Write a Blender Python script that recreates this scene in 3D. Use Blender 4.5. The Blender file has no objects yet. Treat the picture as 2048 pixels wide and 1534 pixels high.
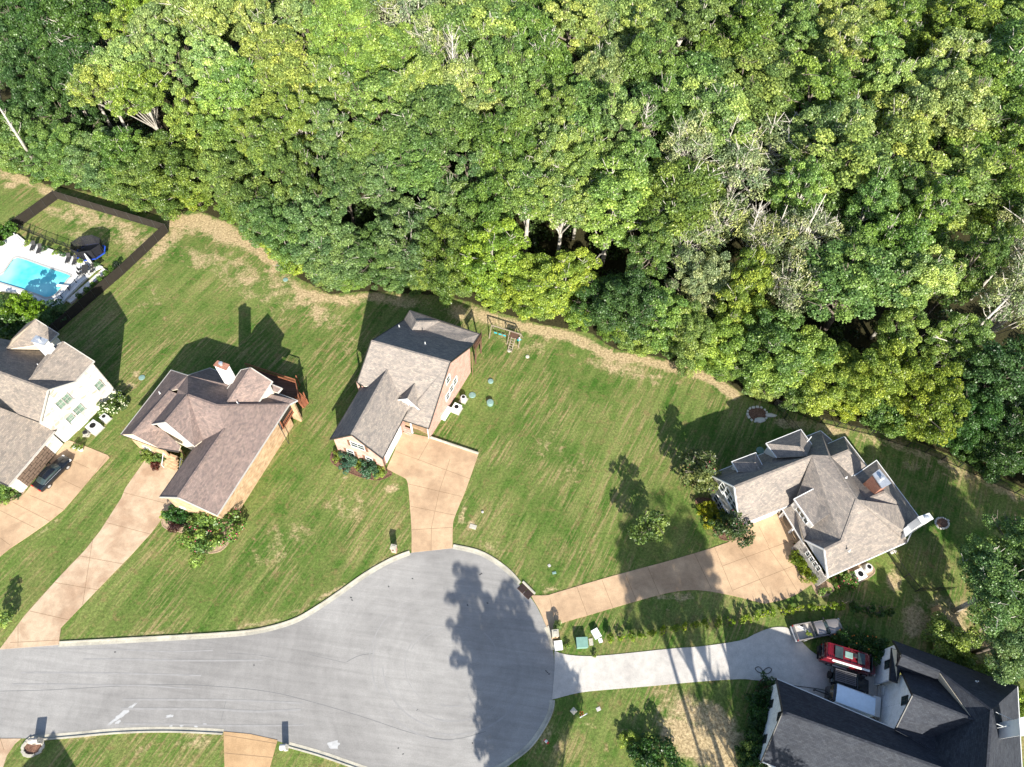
import bpy, math, random
import numpy as np
from mathutils import Vector, Matrix, noise
from mathutils.geometry import tessellate_polygon
sc = bpy.context.scene
R = math.radians
# ------------------------------------------------------------------ camera
CX, CY, F, HC = 1024.0, 767.0, 1400.0, 86.0
NADIR = (970.0, 1650.0)
def _ray(px, py):
    return Vector((px - CX, py - CY, F)).normalized()
_n = _ray(*NADIR)
UP = -_n
XW = Vector((1, 0, 0)); XW = (XW - UP * XW.dot(UP)).normalized()
YW = UP.cross(XW)
def to_world(v):
    return Vector((v.dot(XW), v.dot(YW), v.dot(UP)))
CAM = Vector((0, 0, HC))
cam_d = bpy.data.cameras.new('camera')
cam = bpy.data.objects.new('camera', cam_d)
sc.collection.objects.link(cam)
cam_d.sensor_width = 36.0
cam_d.lens = F / 2048.0 * 36.0
cam_d.clip_start = 0.5
cam_d.clip_end = 6000.0
r_ = to_world(Vector((1, 0, 0))); u_ = -to_world(Vector((0, 1, 0))); b_ = -to_world(Vector((0, 0, 1)))
m_ = Matrix((r_, u_, b_)).transposed().to_4x4(); m_.translation = CAM
cam.matrix_world = m_
sc.camera = cam
# ------------------------------------------------------------------ light
SD = to_world(_ray(722, 50))          # direction the sunlight travels
sun_el = math.asin(-SD.z)
SAZ = math.atan2(-SD.x, -SD.y)         # azimuth towards the sun, from +Y to +X
world = bpy.data.worlds.new("World"); sc.world = world
world.use_nodes = True
wn = world.node_tree
sky = wn.nodes.new('ShaderNodeTexSky'); sky.sky_type = 'NISHITA'; sky.sun_disc = False
sky.sun_elevation = sun_el; sky.sun_rotation = SAZ
bg = wn.nodes['Background']; bg.inputs['Strength'].default_value = 0.105
wn.links.new(sky.outputs[0], bg.inputs['Color'])
sl = bpy.data.lights.new('sun', 'SUN'); sl.energy = 5.0; sl.angle = R(0.5); sl.color = (1.0, 0.945, 0.84)
so = bpy.data.objects.new('sun', sl); sc.collection.objects.link(so)
so.rotation_euler = SD.to_track_quat('-Z', 'Y').to_euler()
sc.view_settings.view_transform = 'Standard'; sc.view_settings.look = 'None'
sc.view_settings.exposure = 1.16; sc.view_settings.gamma = 1.0
sc.cycles.max_bounces = 5; sc.cycles.diffuse_bounces = 3; sc.cycles.glossy_bounces = 2
sc.cycles.transmission_bounces = 2; sc.cycles.transparent_max_bounces = 4
# ------------------------------------------------------------------ pixel -> place helpers
def at(px, py, z=0.0):
    d = to_world(_ray(px, py)); t = (z - HC) / d.z
    return CAM + d * t
def on_plane(px, py, a, b, c):
    n = (b - a).cross(c - a); d = to_world(_ray(px, py))
    return CAM + d * ((a - CAM).dot(n) / d.dot(n))
def px_of(p):
    w = Vector(p) - CAM; c = XW * w.x + YW * w.y + UP * w.z
    return (CX + F * c.x / c.z, CY + F * c.y / c.z)
def zm(ox, oy, s):
    return lambda a, b: (ox + a / s, oy + b / s)
cz = zm(630, 580, 4.036); c6 = zm(640, 820, 5.114); hz = zm(230, 700, 3.7425)
rz = zm(1340, 780, 3.486); kz = zm(0, 600, 5.478); mz = zm(0, 820, 5.478)
wz = zm(1480, 1180, 3.606); fz = zm(1010, 1120, 4.795); pz = zm(0, 340, 5.478)
r3 = zm(1600, 900, 5.1125); r2 = zm(1380, 840, 6.393); wv = zm(1560, 1200, 6.393)
# ------------------------------------------------------------------ materials
MATS = {}
def nmat(name, rough=0.8, spec=0.3):
    m = bpy.data.materials.new(name); m.use_nodes = True
    nt = m.node_tree; p = nt.nodes['Principled BSDF']
    p.inputs['Roughness'].default_value = rough
    p.inputs['Specular IOR Level'].default_value = spec
    MATS[name] = m
    return m, nt, p
class NT:
    def __init__(s, nt): s.t = nt
    def n(s, k, **kw):
        x = s.t.nodes.new(k)
        for a, b in kw.items(): setattr(x, a, b)
        return x
    def l(s, a, b): s.t.links.new(a, b)
    def coord(s, which='Object', scale=1.0, rot=0.0, sc3=None):
        c = s.n('ShaderNodeTexCoord'); r = s.n('ShaderNodeMapping'); m = s.n('ShaderNodeMapping')
        s.l(c.outputs[which], r.inputs[0]); s.l(r.outputs[0], m.inputs[0])
        r.inputs['Rotation'].default_value = (0, 0, rot)
        m.inputs['Scale'].default_value = sc3 or (scale, scale, scale)
        return m.outputs[0]
    def noise(s, vec, scale, detail=3, rough=0.55, dist=0.0):
        x = s.n('ShaderNodeTexNoise'); s.l(vec, x.inputs['Vector'])
        x.inputs['Scale'].default_value = scale; x.inputs['Detail'].default_value = detail
        x.inputs['Roughness'].default_value = rough; x.inputs['Distortion'].default_value = dist
        return x.outputs['Fac']
    def ramp(s, fac, stops):
        x = s.n('ShaderNodeValToRGB'); s.l(fac, x.inputs[0]); e = x.color_ramp.elements
        while len(e) < len(stops): e.new(0.5)
        for i, (p, c) in enumerate(stops):
            e[i].position = p
            e[i].color = (c[0], c[1], c[2], 1) if isinstance(c, (tuple, list)) else (c, c, c, 1)
        return x.outputs[0]
    def mix(s, fac, a, b, mode='MIX'):
        x = s.n('ShaderNodeMix', data_type='RGBA', blend_type=mode)
        for sock, v in ((x.inputs[0], fac), (x.inputs[6], a), (x.inputs[7], b)):
            if isinstance(v, (int, float)): sock.default_value = v if sock == x.inputs[0] else (v, v, v, 1)
            elif isinstance(v, (tuple, list)): sock.default_value = (v[0], v[1], v[2], 1)
            else: s.l(v, sock)
        return x.outputs[2]
    def math(s, op, a, b=0.0, clamp=False):
        x = s.n('ShaderNodeMath', operation=op, use_clamp=clamp)
        for i, v in enumerate((a, b)):
            if isinstance(v, (int, float)): x.inputs[i].default_value = v
            else: s.l(v, x.inputs[i])
        return x.outputs[0]
    def bump(s, h, strength, dist, p):
        x = s.n('ShaderNodeBump'); s.l(h, x.inputs['Height'])
        x.inputs['Strength'].default_value = strength; x.inputs['Distance'].default_value = dist
        s.l(x.outputs[0], p.inputs['Normal'])
def plain(name, col, rough=0.6, spec=0.4, metal=0.0, var=0.12, scale=3.0):
    m, nt, p = nmat(name, rough, spec); k = NT(nt)
    f = k.noise(k.coord('Object'), scale, 4)
    lo = [c * (1 - var) for c in col]; hi = [min(1, c * (1 + var)) for c in col]
    k.l(k.ramp(f, [(0.3, lo), (0.7, hi)]), p.inputs['Base Color'])
    p.inputs['Metallic'].default_value = metal
    return m
def shingle(name, col, warm=(1.06, 1.0, 0.95), fine=5.0):
    m, nt, p = nmat(name, 0.92, 0.15); k = NT(nt)
    uv = k.coord('UV')
    b = k.n('ShaderNodeTexBrick'); k.l(uv, b.inputs['Vector'])
    b.inputs['Scale'].default_value = 1.0; b.inputs['Brick Width'].default_value = 0.34
    b.inputs['Row Height'].default_value = 0.17; b.inputs['Mortar Size'].default_value = 0.008
    b.inputs['Mortar Smooth'].default_value = 0.3; b.inputs['Bias'].default_value = 0.0
    b.inputs['Color1'].default_value = (*[c * 0.80 for c in col], 1)
    b.inputs['Color2'].default_value = (*[min(1, c * w * 1.14) for c, w in zip(col, warm)], 1)
    b.inputs['Mortar'].default_value = (*[c * 0.45 for c in col], 1)
    b2 = k.n('ShaderNodeTexBrick'); k.l(uv, b2.inputs['Vector'])
    b2.inputs['Scale'].default_value = 1.0; b2.inputs['Brick Width'].default_value = 0.9
    b2.inputs['Row Height'].default_value = 0.34; b2.inputs['Mortar Size'].default_value = 0.0
    b2.inputs['Color1'].default_value = (0.88, 0.88, 0.89, 1); b2.inputs['Color2'].default_value = (1.09, 1.08, 1.05, 1)
    n = k.ramp(k.noise(k.coord('Object'), 0.45, 4), [(0.3, 0.93), (0.7, 1.05)])
    n2 = k.ramp(k.noise(k.coord('Object'), fine, 3, 0.7), [(0.25, 0.84), (0.75, 1.14)])
    c = k.mix(1.0, b.outputs['Color'], b2.outputs['Color'], 'MULTIPLY')
    c = k.mix(1.0, c, n, 'MULTIPLY'); c = k.mix(1.0, c, n2, 'MULTIPLY')
    k.l(c, p.inputs['Base Color'])
    k.bump(b.outputs['Fac'], -0.5, 0.02, p)
    return m
def brick(name, c1, c2, mortar, bw=0.22, rh=0.075, var=0.2):
    m, nt, p = nmat(name, 0.9, 0.2); k = NT(nt)
    b = k.n('ShaderNodeTexBrick'); k.l(k.coord('UV'), b.inputs['Vector'])
    b.inputs['Scale'].default_value = 1.0; b.inputs['Brick Width'].default_value = bw
    b.inputs['Row Height'].default_value = rh; b.inputs['Mortar Size'].default_value = rh * 0.1
    b.inputs['Color1'].default_value = (*c1, 1); b.inputs['Color2'].default_value = (*c2, 1)
    b.inputs['Mortar'].default_value = (*mortar, 1)
    n = k.ramp(k.noise(k.coord('Object'), 1.3, 5, 0.65), [(0.3, 1 - var), (0.7, 1 + var)])
    k.l(k.mix(1.0, b.outputs['Color'], n, 'MULTIPLY'), p.inputs['Base Color'])
    k.bump(b.outputs['Fac'], -0.6, 0.01, p)
    return m
def planks(name, c1, c2, w=0.15, rough=0.75, length=3.0):
    return brick(name, c1, c2, [x * 0.35 for x in c1], length, w, 0.15)
def stone(name, cols, scale=3.0, mortar=(0.6, 0.55, 0.48)):
    m, nt, p = nmat(name, 0.9, 0.2); k = NT(nt)
    v = k.n('ShaderNodeTexVoronoi'); k.l(k.coord('UV', sc3=(scale * 0.6, scale, scale)), v.inputs['Vector'])
    v.inputs['Scale'].default_value = 1.0
    e = k.n('ShaderNodeTexVoronoi', feature='DISTANCE_TO_EDGE'); k.l(k.coord('UV', sc3=(scale * 0.6, scale, scale)), e.inputs['Vector'])
    e.inputs['Scale'].default_value = 1.0
    sep = k.n('ShaderNodeSeparateColor'); k.l(v.outputs['Color'], sep.inputs[0])
    col = k.ramp(sep.outputs[0], [(i / (len(cols) - 1), c) for i, c in enumerate(cols)])
    col = k.mix(k.ramp(e.outputs['Distance'], [(0.03, 1.0), (0.07, 0.0)]), col, mortar)
    k.l(col, p.inputs['Base Color']); k.bump(e.outputs['Distance'], 0.5, 0.03, p)
    return m
def concrete(name, col, stain, sc_=1.0, joints=True):
    m, nt, p = nmat(name, 0.88, 0.25); k = NT(nt); o = k.coord('Object')
    big = k.noise(o, 0.22 * sc_, 5, 0.6, 0.4); mid = k.noise(o, 1.2, 4, 0.6); fi = k.noise(o, 14.0, 2, 0.7)
    c = k.mix(k.ramp(big, [(0.42, 0.0), (0.64, 0.85)]), col, stain)
    c = k.mix(1.0, c, k.ramp(mid, [(0.3, 0.86), (0.7, 1.1)]), 'MULTIPLY')
    c = k.mix(1.0, c, k.ramp(fi, [(0.2, 0.72), (0.8, 1.22)]), 'MULTIPLY')
    k.l(c, p.inputs['Base Color']); k.bump(fi, 0.3, 0.02, p)
    return m
def asphalt():
    m, nt, p = nmat('asphalt', 0.85, 0.3); k = NT(nt); o = k.coord('Object')
    big = k.noise(o, 0.06, 5, 0.62, 0.8); mid = k.noise(o, 0.5, 5, 0.6, 0.5); fi = k.noise(o, 9.0, 3, 0.75)
    st = k.noise(k.coord('Object', sc3=(0.05, 0.9, 1), rot=0.12), 2.2, 4, 0.6, 0.6)
    # sweeping tyre polish around the turning circle
    cc = at(905, 1330)
    vm = k.n('ShaderNodeVectorMath', operation='DISTANCE'); tc = k.n('ShaderNodeTexCoord')
    k.l(tc.outputs['Object'], vm.inputs[0]); vm.inputs[1].default_value = (cc.x, cc.y, 0.02)
    rr = k.math('ADD', vm.outputs['Value'], k.math('MULTIPLY', mid, 2.2))
    wv_ = k.n('ShaderNodeTexNoise', noise_dimensions='1D'); k.l(k.math('MULTIPLY', rr, 1.7), wv_.inputs['W'])
    wv_.inputs['Scale'].default_value = 1.0; wv_.inputs['Detail'].default_value = 4
    base = k.mix(k.ramp(big, [(0.42, 0.0), (0.62, 1.0)]), (0.305, 0.294, 0.280), (0.232, 0.223, 0.213))
    base = k.mix(1.0, base, k.ramp(st, [(0.3, 0.88), (0.7, 1.08)]), 'MULTIPLY')
    base = k.mix(1.0, base, k.ramp(wv_.outputs['Fac'], [(0.3, 0.96), (0.65, 1.02)]), 'MULTIPLY')
    base = k.mix(1.0, base, k.ramp(mid, [(0.25, 0.9), (0.75, 1.08)]), 'MULTIPLY')
    base = k.mix(1.0, base, k.ramp(fi, [(0.2, 0.8), (0.8, 1.18)]), 'MULTIPLY')
    k.l(base, p.inputs['Base Color']); k.bump(fi, 0.3, 0.02, p)
    return m
def leafmat(name, trans=0.32):
    m, nt, p = nmat(name, 0.42, 0.45); k = NT(nt)
    oi = k.n('ShaderNodeObjectInfo'); at_ = k.n('ShaderNodeAttribute', attribute_name='tint')
    g = k.n('ShaderNodeNewGeometry')
    c = k.mix(1.0, oi.outputs['Color'], k.ramp(at_.outputs['Fac'], [(0.0, (0.55, 0.66, 0.7)), (0.5, (1, 1, 1)), (1.0, (1.5, 1.32, 1.15))]), 'MULTIPLY')
    c = k.mix(1.0, c, k.ramp(g.outputs['Random Per Island'], [(0.0, (0.45, 0.5, 0.45)), (0.55, (0.95, 0.97, 0.9)), (0.85, (1.3, 1.25, 1.25)), (1.0, (1.9, 1.75, 1.9))]), 'MULTIPLY')
    k.l(c, p.inputs['Base Color'])
    tr = k.n('ShaderNodeBsdfTranslucent'); k.l(k.mix(1.0, c, (1.2, 1.25, 0.6), 'MULTIPLY'), tr.inputs['Color'])
    ms = k.n('ShaderNodeMixShader'); ms.inputs[0].default_value = trans
    k.l(p.outputs[0], ms.inputs[1]); k.l(tr.outputs[0], ms.inputs[2])
    k.l(ms.outputs[0], nt.nodes['Material Output'].inputs['Surface'])
    return m
_a, _b = at(640, 1180), at(740, 1020)
MOW = -math.atan2(_b.y - _a.y, _b.x - _a.x) + math.pi / 2      # mowing direction turned onto the texture's long axis
def groundmat():
    m, nt, p = nmat('lawn', 0.95, 0.1); k = NT(nt); o = k.coord('Object')
    a = k.n('ShaderNodeAttribute', attribute_name='cover'); sp = k.n('ShaderNodeSeparateColor'); k.l(a.outputs['Color'], sp.inputs[0])
    dry, wood, lush_shade = sp.outputs[0], sp.outputs[1], sp.outputs[2]
    big = k.noise(o, 0.07, 4, 0.6, 0.5); pat = k.noise(o, 0.32, 5, 0.65, 0.4); mid = k.noise(o, 0.9, 6, 0.65, 0.4); fi = k.noise(o, 3.2, 5, 0.8); vf = k.noise(o, 14.0, 2, 0.7)
    st = k.noise(k.coord('Object', sc3=(0.55, 0.03, 1), rot=MOW), 1.2, 4, 0.55, 0.4)
    st2 = k.noise(k.coord('Object', sc3=(2.6, 0.16, 1), rot=MOW + .06), 1.0, 5, 0.7, 0.3)
    gate = k.ramp(k.noise(o, 0.11, 3, 0.6), [(0.42, 0.15), (0.58, 1.0)])
    g = k.mix(k.ramp(big, [(0.40, 0.0), (0.60, 1.0)]), (0.044, 0.110, 0.014), (0.098, 0.152, 0.032))
    g = k.mix(k.ramp(pat, [(0.42, 0.0), (0.62, 0.8)]), g, (0.148, 0.165, 0.050))
    g = k.mix(k.math('MULTIPLY', lush_shade, 0.85), g, (0.050, 0.108, 0.016))
    g = k.mix(k.math('MULTIPLY', k.ramp(k.noise(o, 0.09, 3, 0.5, 0.3), [(0.40, 0.1), (0.60, 1.0)]), k.ramp(st, [(0.43, 0.0), (0.57, 0.85)])), g, (0.160, 0.195, 0.055))
    g = k.mix(k.math('MULTIPLY', gate, k.ramp(st2, [(0.48, 0.0), (0.62, 0.95)])), g, (0.27, 0.215, 0.10))
    g = k.mix(k.ramp(mid, [(0.54, 0.0), (0.68, 0.6)]), g, (0.20, 0.14, 0.065))
    d = k.math('ADD', k.math('MULTIPLY', dry, 1.25), k.math('MULTIPLY', k.math('SUBTRACT', mid, 0.5), 1.5))
    d = k.math('ADD', d, k.math('MULTIPLY', k.math('SUBTRACT', fi, 0.5), 0.5))
    d = k.math('ADD', d, k.math('MULTIPLY', k.math('MULTIPLY', k.math('SUBTRACT', pat, 0.53), 4.0), k.math('MINIMUM', dry, 0.6)))
    straw = k.mix(k.ramp(fi, [(0.3, 0.0), (0.7, 1.0)]), (0.30, 0.215, 0.115), (0.50, 0.39, 0.235))
    g = k.mix(k.ramp(d, [(0.40, 0.0), (0.95, 0.92)]), g, straw)
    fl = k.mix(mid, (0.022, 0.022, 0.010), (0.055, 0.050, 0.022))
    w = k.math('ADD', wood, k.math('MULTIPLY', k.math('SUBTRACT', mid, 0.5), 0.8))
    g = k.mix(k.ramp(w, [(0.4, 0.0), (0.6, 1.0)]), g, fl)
    g = k.mix(1.0, g, k.ramp(fi, [(0.36, 0.6), (0.64, 1.38)]), 'MULTIPLY')
    g = k.mix(1.0, g, k.ramp(vf, [(0.3, 0.7), (0.7, 1.3)]), 'MULTIPLY')
    k.l(g, p.inputs['Base Color'])
    k.bump(k.math('ADD', k.math('MULTIPLY', fi, 1.0), k.math('MULTIPLY', vf, 0.5)), 0.7, 0.10, p)
    return m
def watermat():
    m, nt, p = nmat('pool_water', 0.04, 0.5); k = NT(nt); o = k.coord('Object')
    v = k.n('ShaderNodeTexVoronoi', feature='SMOOTH_F1'); k.l(o, v.inputs['Vector']); v.inputs['Scale'].default_value = 1.6
    g = k.noise(o, 0.16, 2)
    c = k.mix(k.ramp(g, [(0.40, 0.0), (0.6, 1.0)]), (0.30, 0.74, 0.76), (0.07, 0.50, 0.58))
    c = k.mix(k.ramp(v.outputs['Distance'], [(0.25, 0.0), (0.8, 0.18)]), c, (0.35, 0.8, 0.82))  # pale cells in the colour imitate caustic light in the water
    k.l(c, p.inputs['Base Color']); k.bump(k.noise(o, 2.5, 3), 0.15, 0.05, p)
    return m
def glassmat(name, col=(0.03, 0.045, 0.045), rough=0.08):
    m, nt, p = nmat(name, rough, 0.8); k = NT(nt)
    k.l(k.ramp(k.noise(k.coord('Object'), 1.5, 2), [(0.3, [c * 0.7 for c in col]), (0.7, [c * 1.4 for c in col])]), p.inputs['Base Color'])
    return m
def carpaint(name, col, rough=0.25, metal=0.3):
    m, nt, p = nmat(name, rough, 0.6); k = NT(nt)
    n = k.noise(k.coord('Object'), 1.1, 3)
    k.l(k.ramp(n, [(0.3, [c * 0.9 for c in col]), (0.7, [c * 1.08 for c in col])]), p.inputs['Base Color'])
    p.inputs['Metallic'].default_value = metal
    p.inputs['Coat Weight'].default_value = 0.6; p.inputs['Coat Roughness'].default_value = 0.08
    return m
def meshmat(name, col, density=0.5):
    m, nt, p = nmat(name, 0.8, 0.2); k = NT(nt); p.inputs['Base Color'].default_value = (*col, 1)
    t = k.n('ShaderNodeBsdfTransparent'); ms = k.n('ShaderNodeMixShader')
    b = k.n('ShaderNodeTexBrick'); k.l(k.coord('UV'), b.inputs['Vector']); b.inputs['Scale'].default_value = 1
    b.offset = 0.0
    b.inputs['Brick Width'].default_value = 0.05; b.inputs['Row Height'].default_value = 0.05; b.inputs['Mortar Size'].default_value = 0.006 * density / 0.3
    k.l(b.outputs['Fac'], ms.inputs[0]); k.l(t.outputs[0], ms.inputs[1]); k.l(p.outputs[0], ms.inputs[2])
    k.l(ms.outputs[0], nt.nodes['Material Output'].inputs['Surface'])
    return m
M = {}
M['lawn'] = groundmat(); M['asphalt'] = asphalt(); M['water'] = watermat()
M['leaf'] = leafmat('foliage'); M['bark'] = plain('bark', (0.16, 0.135, 0.11), 0.9, 0.1, var=0.35, scale=6)
M['bark_pale'] = plain('pale_bark', (0.42, 0.39, 0.34), 0.9, 0.1, var=0.3, scale=4)
M['tan'] = concrete('aggregate_concrete', (0.50, 0.35, 0.22), (0.35, 0.235, 0.145))
M['pinkcon'] = concrete('worn_aggregate', (0.50, 0.375, 0.26), (0.34, 0.225, 0.145), 1.6)
M['white_con'] = concrete('pale_concrete', (0.50, 0.47, 0.43), (0.42, 0.39, 0.36))
M['orange_con'] = concrete('rusty_aggregate', (0.47, 0.31, 0.17), (0.36, 0.23, 0.12))
M['kerb'] = concrete('kerb_concrete', (0.47, 0.44, 0.36), (0.32, 0.30, 0.25), 2.0)
M['deckcon'] = plain('white_pool_paving', (0.62, 0.62, 0.61), 0.8, 0.2, var=0.06, scale=1.0)
M['sh_grey'] = shingle('grey_shingle', (0.235, 0.215, 0.20))
M['sh_mauve'] = shingle('mauve_shingle', (0.205, 0.163, 0.150), (1.10, 1.02, 0.97))
M['sh_brown'] = shingle('brown_grey_shingle', (0.225, 0.20, 0.178))
M['sh_right'] = shingle('warm_grey_shingle', (0.235, 0.213, 0.195))
M['sh_dark'] = shingle('charcoal_shingle', (0.042, 0.046, 0.058), (1.0, 1.02, 1.0))
M['brick_pink'] = brick('pink_brick', (0.43, 0.225, 0.18), (0.55, 0.33, 0.27), (0.50, 0.38, 0.32), var=.22)
M['brick_tan'] = brick('tan_brick', (0.36, 0.215, 0.115), (0.54, 0.375, 0.235), (0.44, 0.33, 0.22), 0.5, 0.2, var=.25)
M['brick_red'] = brick('red_brick', (0.25, 0.09, 0.055), (0.34, 0.14, 0.09), (0.35, 0.25, 0.2))
M['stone_white'] = stone('pale_stone', [(0.40, 0.33, 0.27), (0.62, 0.57, 0.51), (0.70, 0.67, 0.62), (0.52, 0.46, 0.40)], 2.2, (0.66, 0.63, 0.59))
M['stone_grey'] = stone('grey_stone', [(0.16, 0.15, 0.14), (0.34, 0.31, 0.28), (0.45, 0.41, 0.37), (0.25, 0.22, 0.20)], 3.0)
M['siding'] = planks('white_siding', (0.76, 0.77, 0.78), (0.80, 0.81, 0.82), 0.18, length=6)
M['sidecream'] = planks('cream_siding', (0.66, 0.60, 0.50), (0.70, 0.64, 0.54), 0.15, length=6)
M['sidegrey'] = planks('pale_grey_siding', (0.50, 0.51, 0.52), (0.54, 0.55, 0.56), 0.15, length=6)
M['white'] = plain('white_paint', (0.70, 0.70, 0.69), 0.5, 0.4, var=0.04)
M['cream'] = plain('cream_paint', (0.62, 0.55, 0.44), 0.6, 0.3, var=0.06)
M['trimgrey'] = plain('grey_trim', (0.42, 0.40, 0.37), 0.5, 0.4, var=0.08)
M['darktrim'] = plain('dark_trim', (0.04, 0.038, 0.036), 0.5, 0.4)
M['browntrim'] = plain('brown_trim', (0.17, 0.10, 0.065), 0.6, 0.3)
M['gardoor'] = planks('brown_garage_panels', (0.17, 0.12, 0.09), (0.19, 0.135, 0.10), 0.5, length=1.2)
M['glass'] = glassmat('window_glass', rough=0.16); M['glassgreen'] = glassmat('green_window_glass', (0.16, 0.23, 0.18), 0.15)
M['woodred'] = planks('red_brown_timber', (0.24, 0.085, 0.045), (0.32, 0.13, 0.07), 0.14)
M['wooddark'] = planks('dark_timber', (0.10, 0.055, 0.035), (0.14, 0.08, 0.055), 0.14)
M['woodpale'] = planks('weathered_timber', (0.25, 0.20, 0.155), (0.34, 0.28, 0.22), 0.1)
M['woodtan'] = planks('tan_timber', (0.42, 0.28, 0.15), (0.52, 0.36, 0.2), 0.12)
M['fence'] = brick('brown_fence_boards', (0.085, 0.065, 0.058), (0.115, 0.09, 0.08), (0.03, 0.025, 0.02), 0.14, 4.0, 0.15)
M['black'] = plain('black_metal', (0.018, 0.018, 0.02), 0.45, 0.5)
M['rubber'] = plain('tyre_rubber', (0.02, 0.02, 0.02), 0.85, 0.2)
M['steel'] = plain('brushed_steel', (0.55, 0.57, 0.6), 0.4, 0.5, 0.6)
M['acgrey'] = plain('light_grey_enamel', (0.52, 0.53, 0.53), 0.5, 0.4, var=0.06)
M['acwhite'] = plain('white_enamel', (0.80, 0.80, 0.78), 0.45, 0.4, var=0.04)
M['mulch'] = plain('mulch', (0.15, 0.085, 0.06), 0.95, 0.1, var=0.5, scale=5)
M['gravel'] = plain('bed_gravel', (0.36, 0.26, 0.18), 0.95, 0.1, var=0.35, scale=6)
M['greenbox'] = plain('green_enamel', (0.17, 0.30, 0.25), 0.5, 0.4, var=0.1)
M['lid'] = plain('green_plastic_lid', (0.17, 0.27, 0.24), 0.6, 0.4, var=0.15)
M['blue'] = plain('blue_vinyl', (0.02, 0.08, 0.50), 0.5, 0.4)
M['net'] = meshmat('safety_netting', (0.02, 0.02, 0.025), 0.85)
M['rock'] = stone('rock', [(0.4, 0.38, 0.35), (0.62, 0.58, 0.52), (0.5, 0.46, 0.42)], 1.5)
M['flower_pink'] = plain('pink_blossom', (0.62, 0.10, 0.17), 0.7, 0.2, var=0.3)
M['flower_white'] = plain('white_blossom', (0.78, 0.78, 0.55), 0.7, 0.2, var=0.1)
M['red'] = plain('red_plastic', (0.6, 0.03, 0.02), 0.5); M['orange'] = plain('orange_plastic', (0.75, 0.22, 0.03), 0.5)
M['yellow'] = plain('yellow_plastic', (0.75, 0.5, 0.03), 0.5); M['darkblue'] = plain('dark_blue_glaze', (0.02, 0.03, 0.15), 0.3)
M['teal'] = plain('teal_plastic', (0.05, 0.45, 0.5), 0.5)
M['crack'] = plain('crack_sealant', (0.15, 0.15, 0.15), 0.7, 0.3)
M['patch'] = plain('pale_mineral_stain', (0.40, 0.40, 0.40), 0.8, 0.2, var=0.12)
M['joint'] = plain('dark_joint_line', (0.22, 0.15, 0.09), 0.9, 0.1)  # plain dark colour of the driveway control joints
M['rack'] = plain('grey_rack_slats', (0.10, 0.10, 0.11), 0.5); M['tyre'] = plain('tyre_polished_asphalt', (0.265, 0.257, 0.25), 0.7, 0.3, var=0.1, scale=1.5)
M['iron'] = plain('rusted_iron', (0.10, 0.055, 0.04), 0.7, 0.3)
M['p_black'] = carpaint('black_car_paint', (0.012, 0.014, 0.018)); M['p_red'] = carpaint('dark_red_car_paint', (0.20, 0.010, 0.020))
M['p_grey'] = carpaint('grey_brown_car_paint', (0.26, 0.235, 0.22)); M['p_white'] = plain('white_trailer_skin', (0.62, 0.74, 0.86), 0.25, 0.5, var=0.05)
M['lens'] = plain('red_lens', (0.5, 0.01, 0.01), 0.2, 0.6); M['lampglass'] = plain('clear_lens', (0.6, 0.6, 0.6), 0.15, 0.7)
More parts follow.
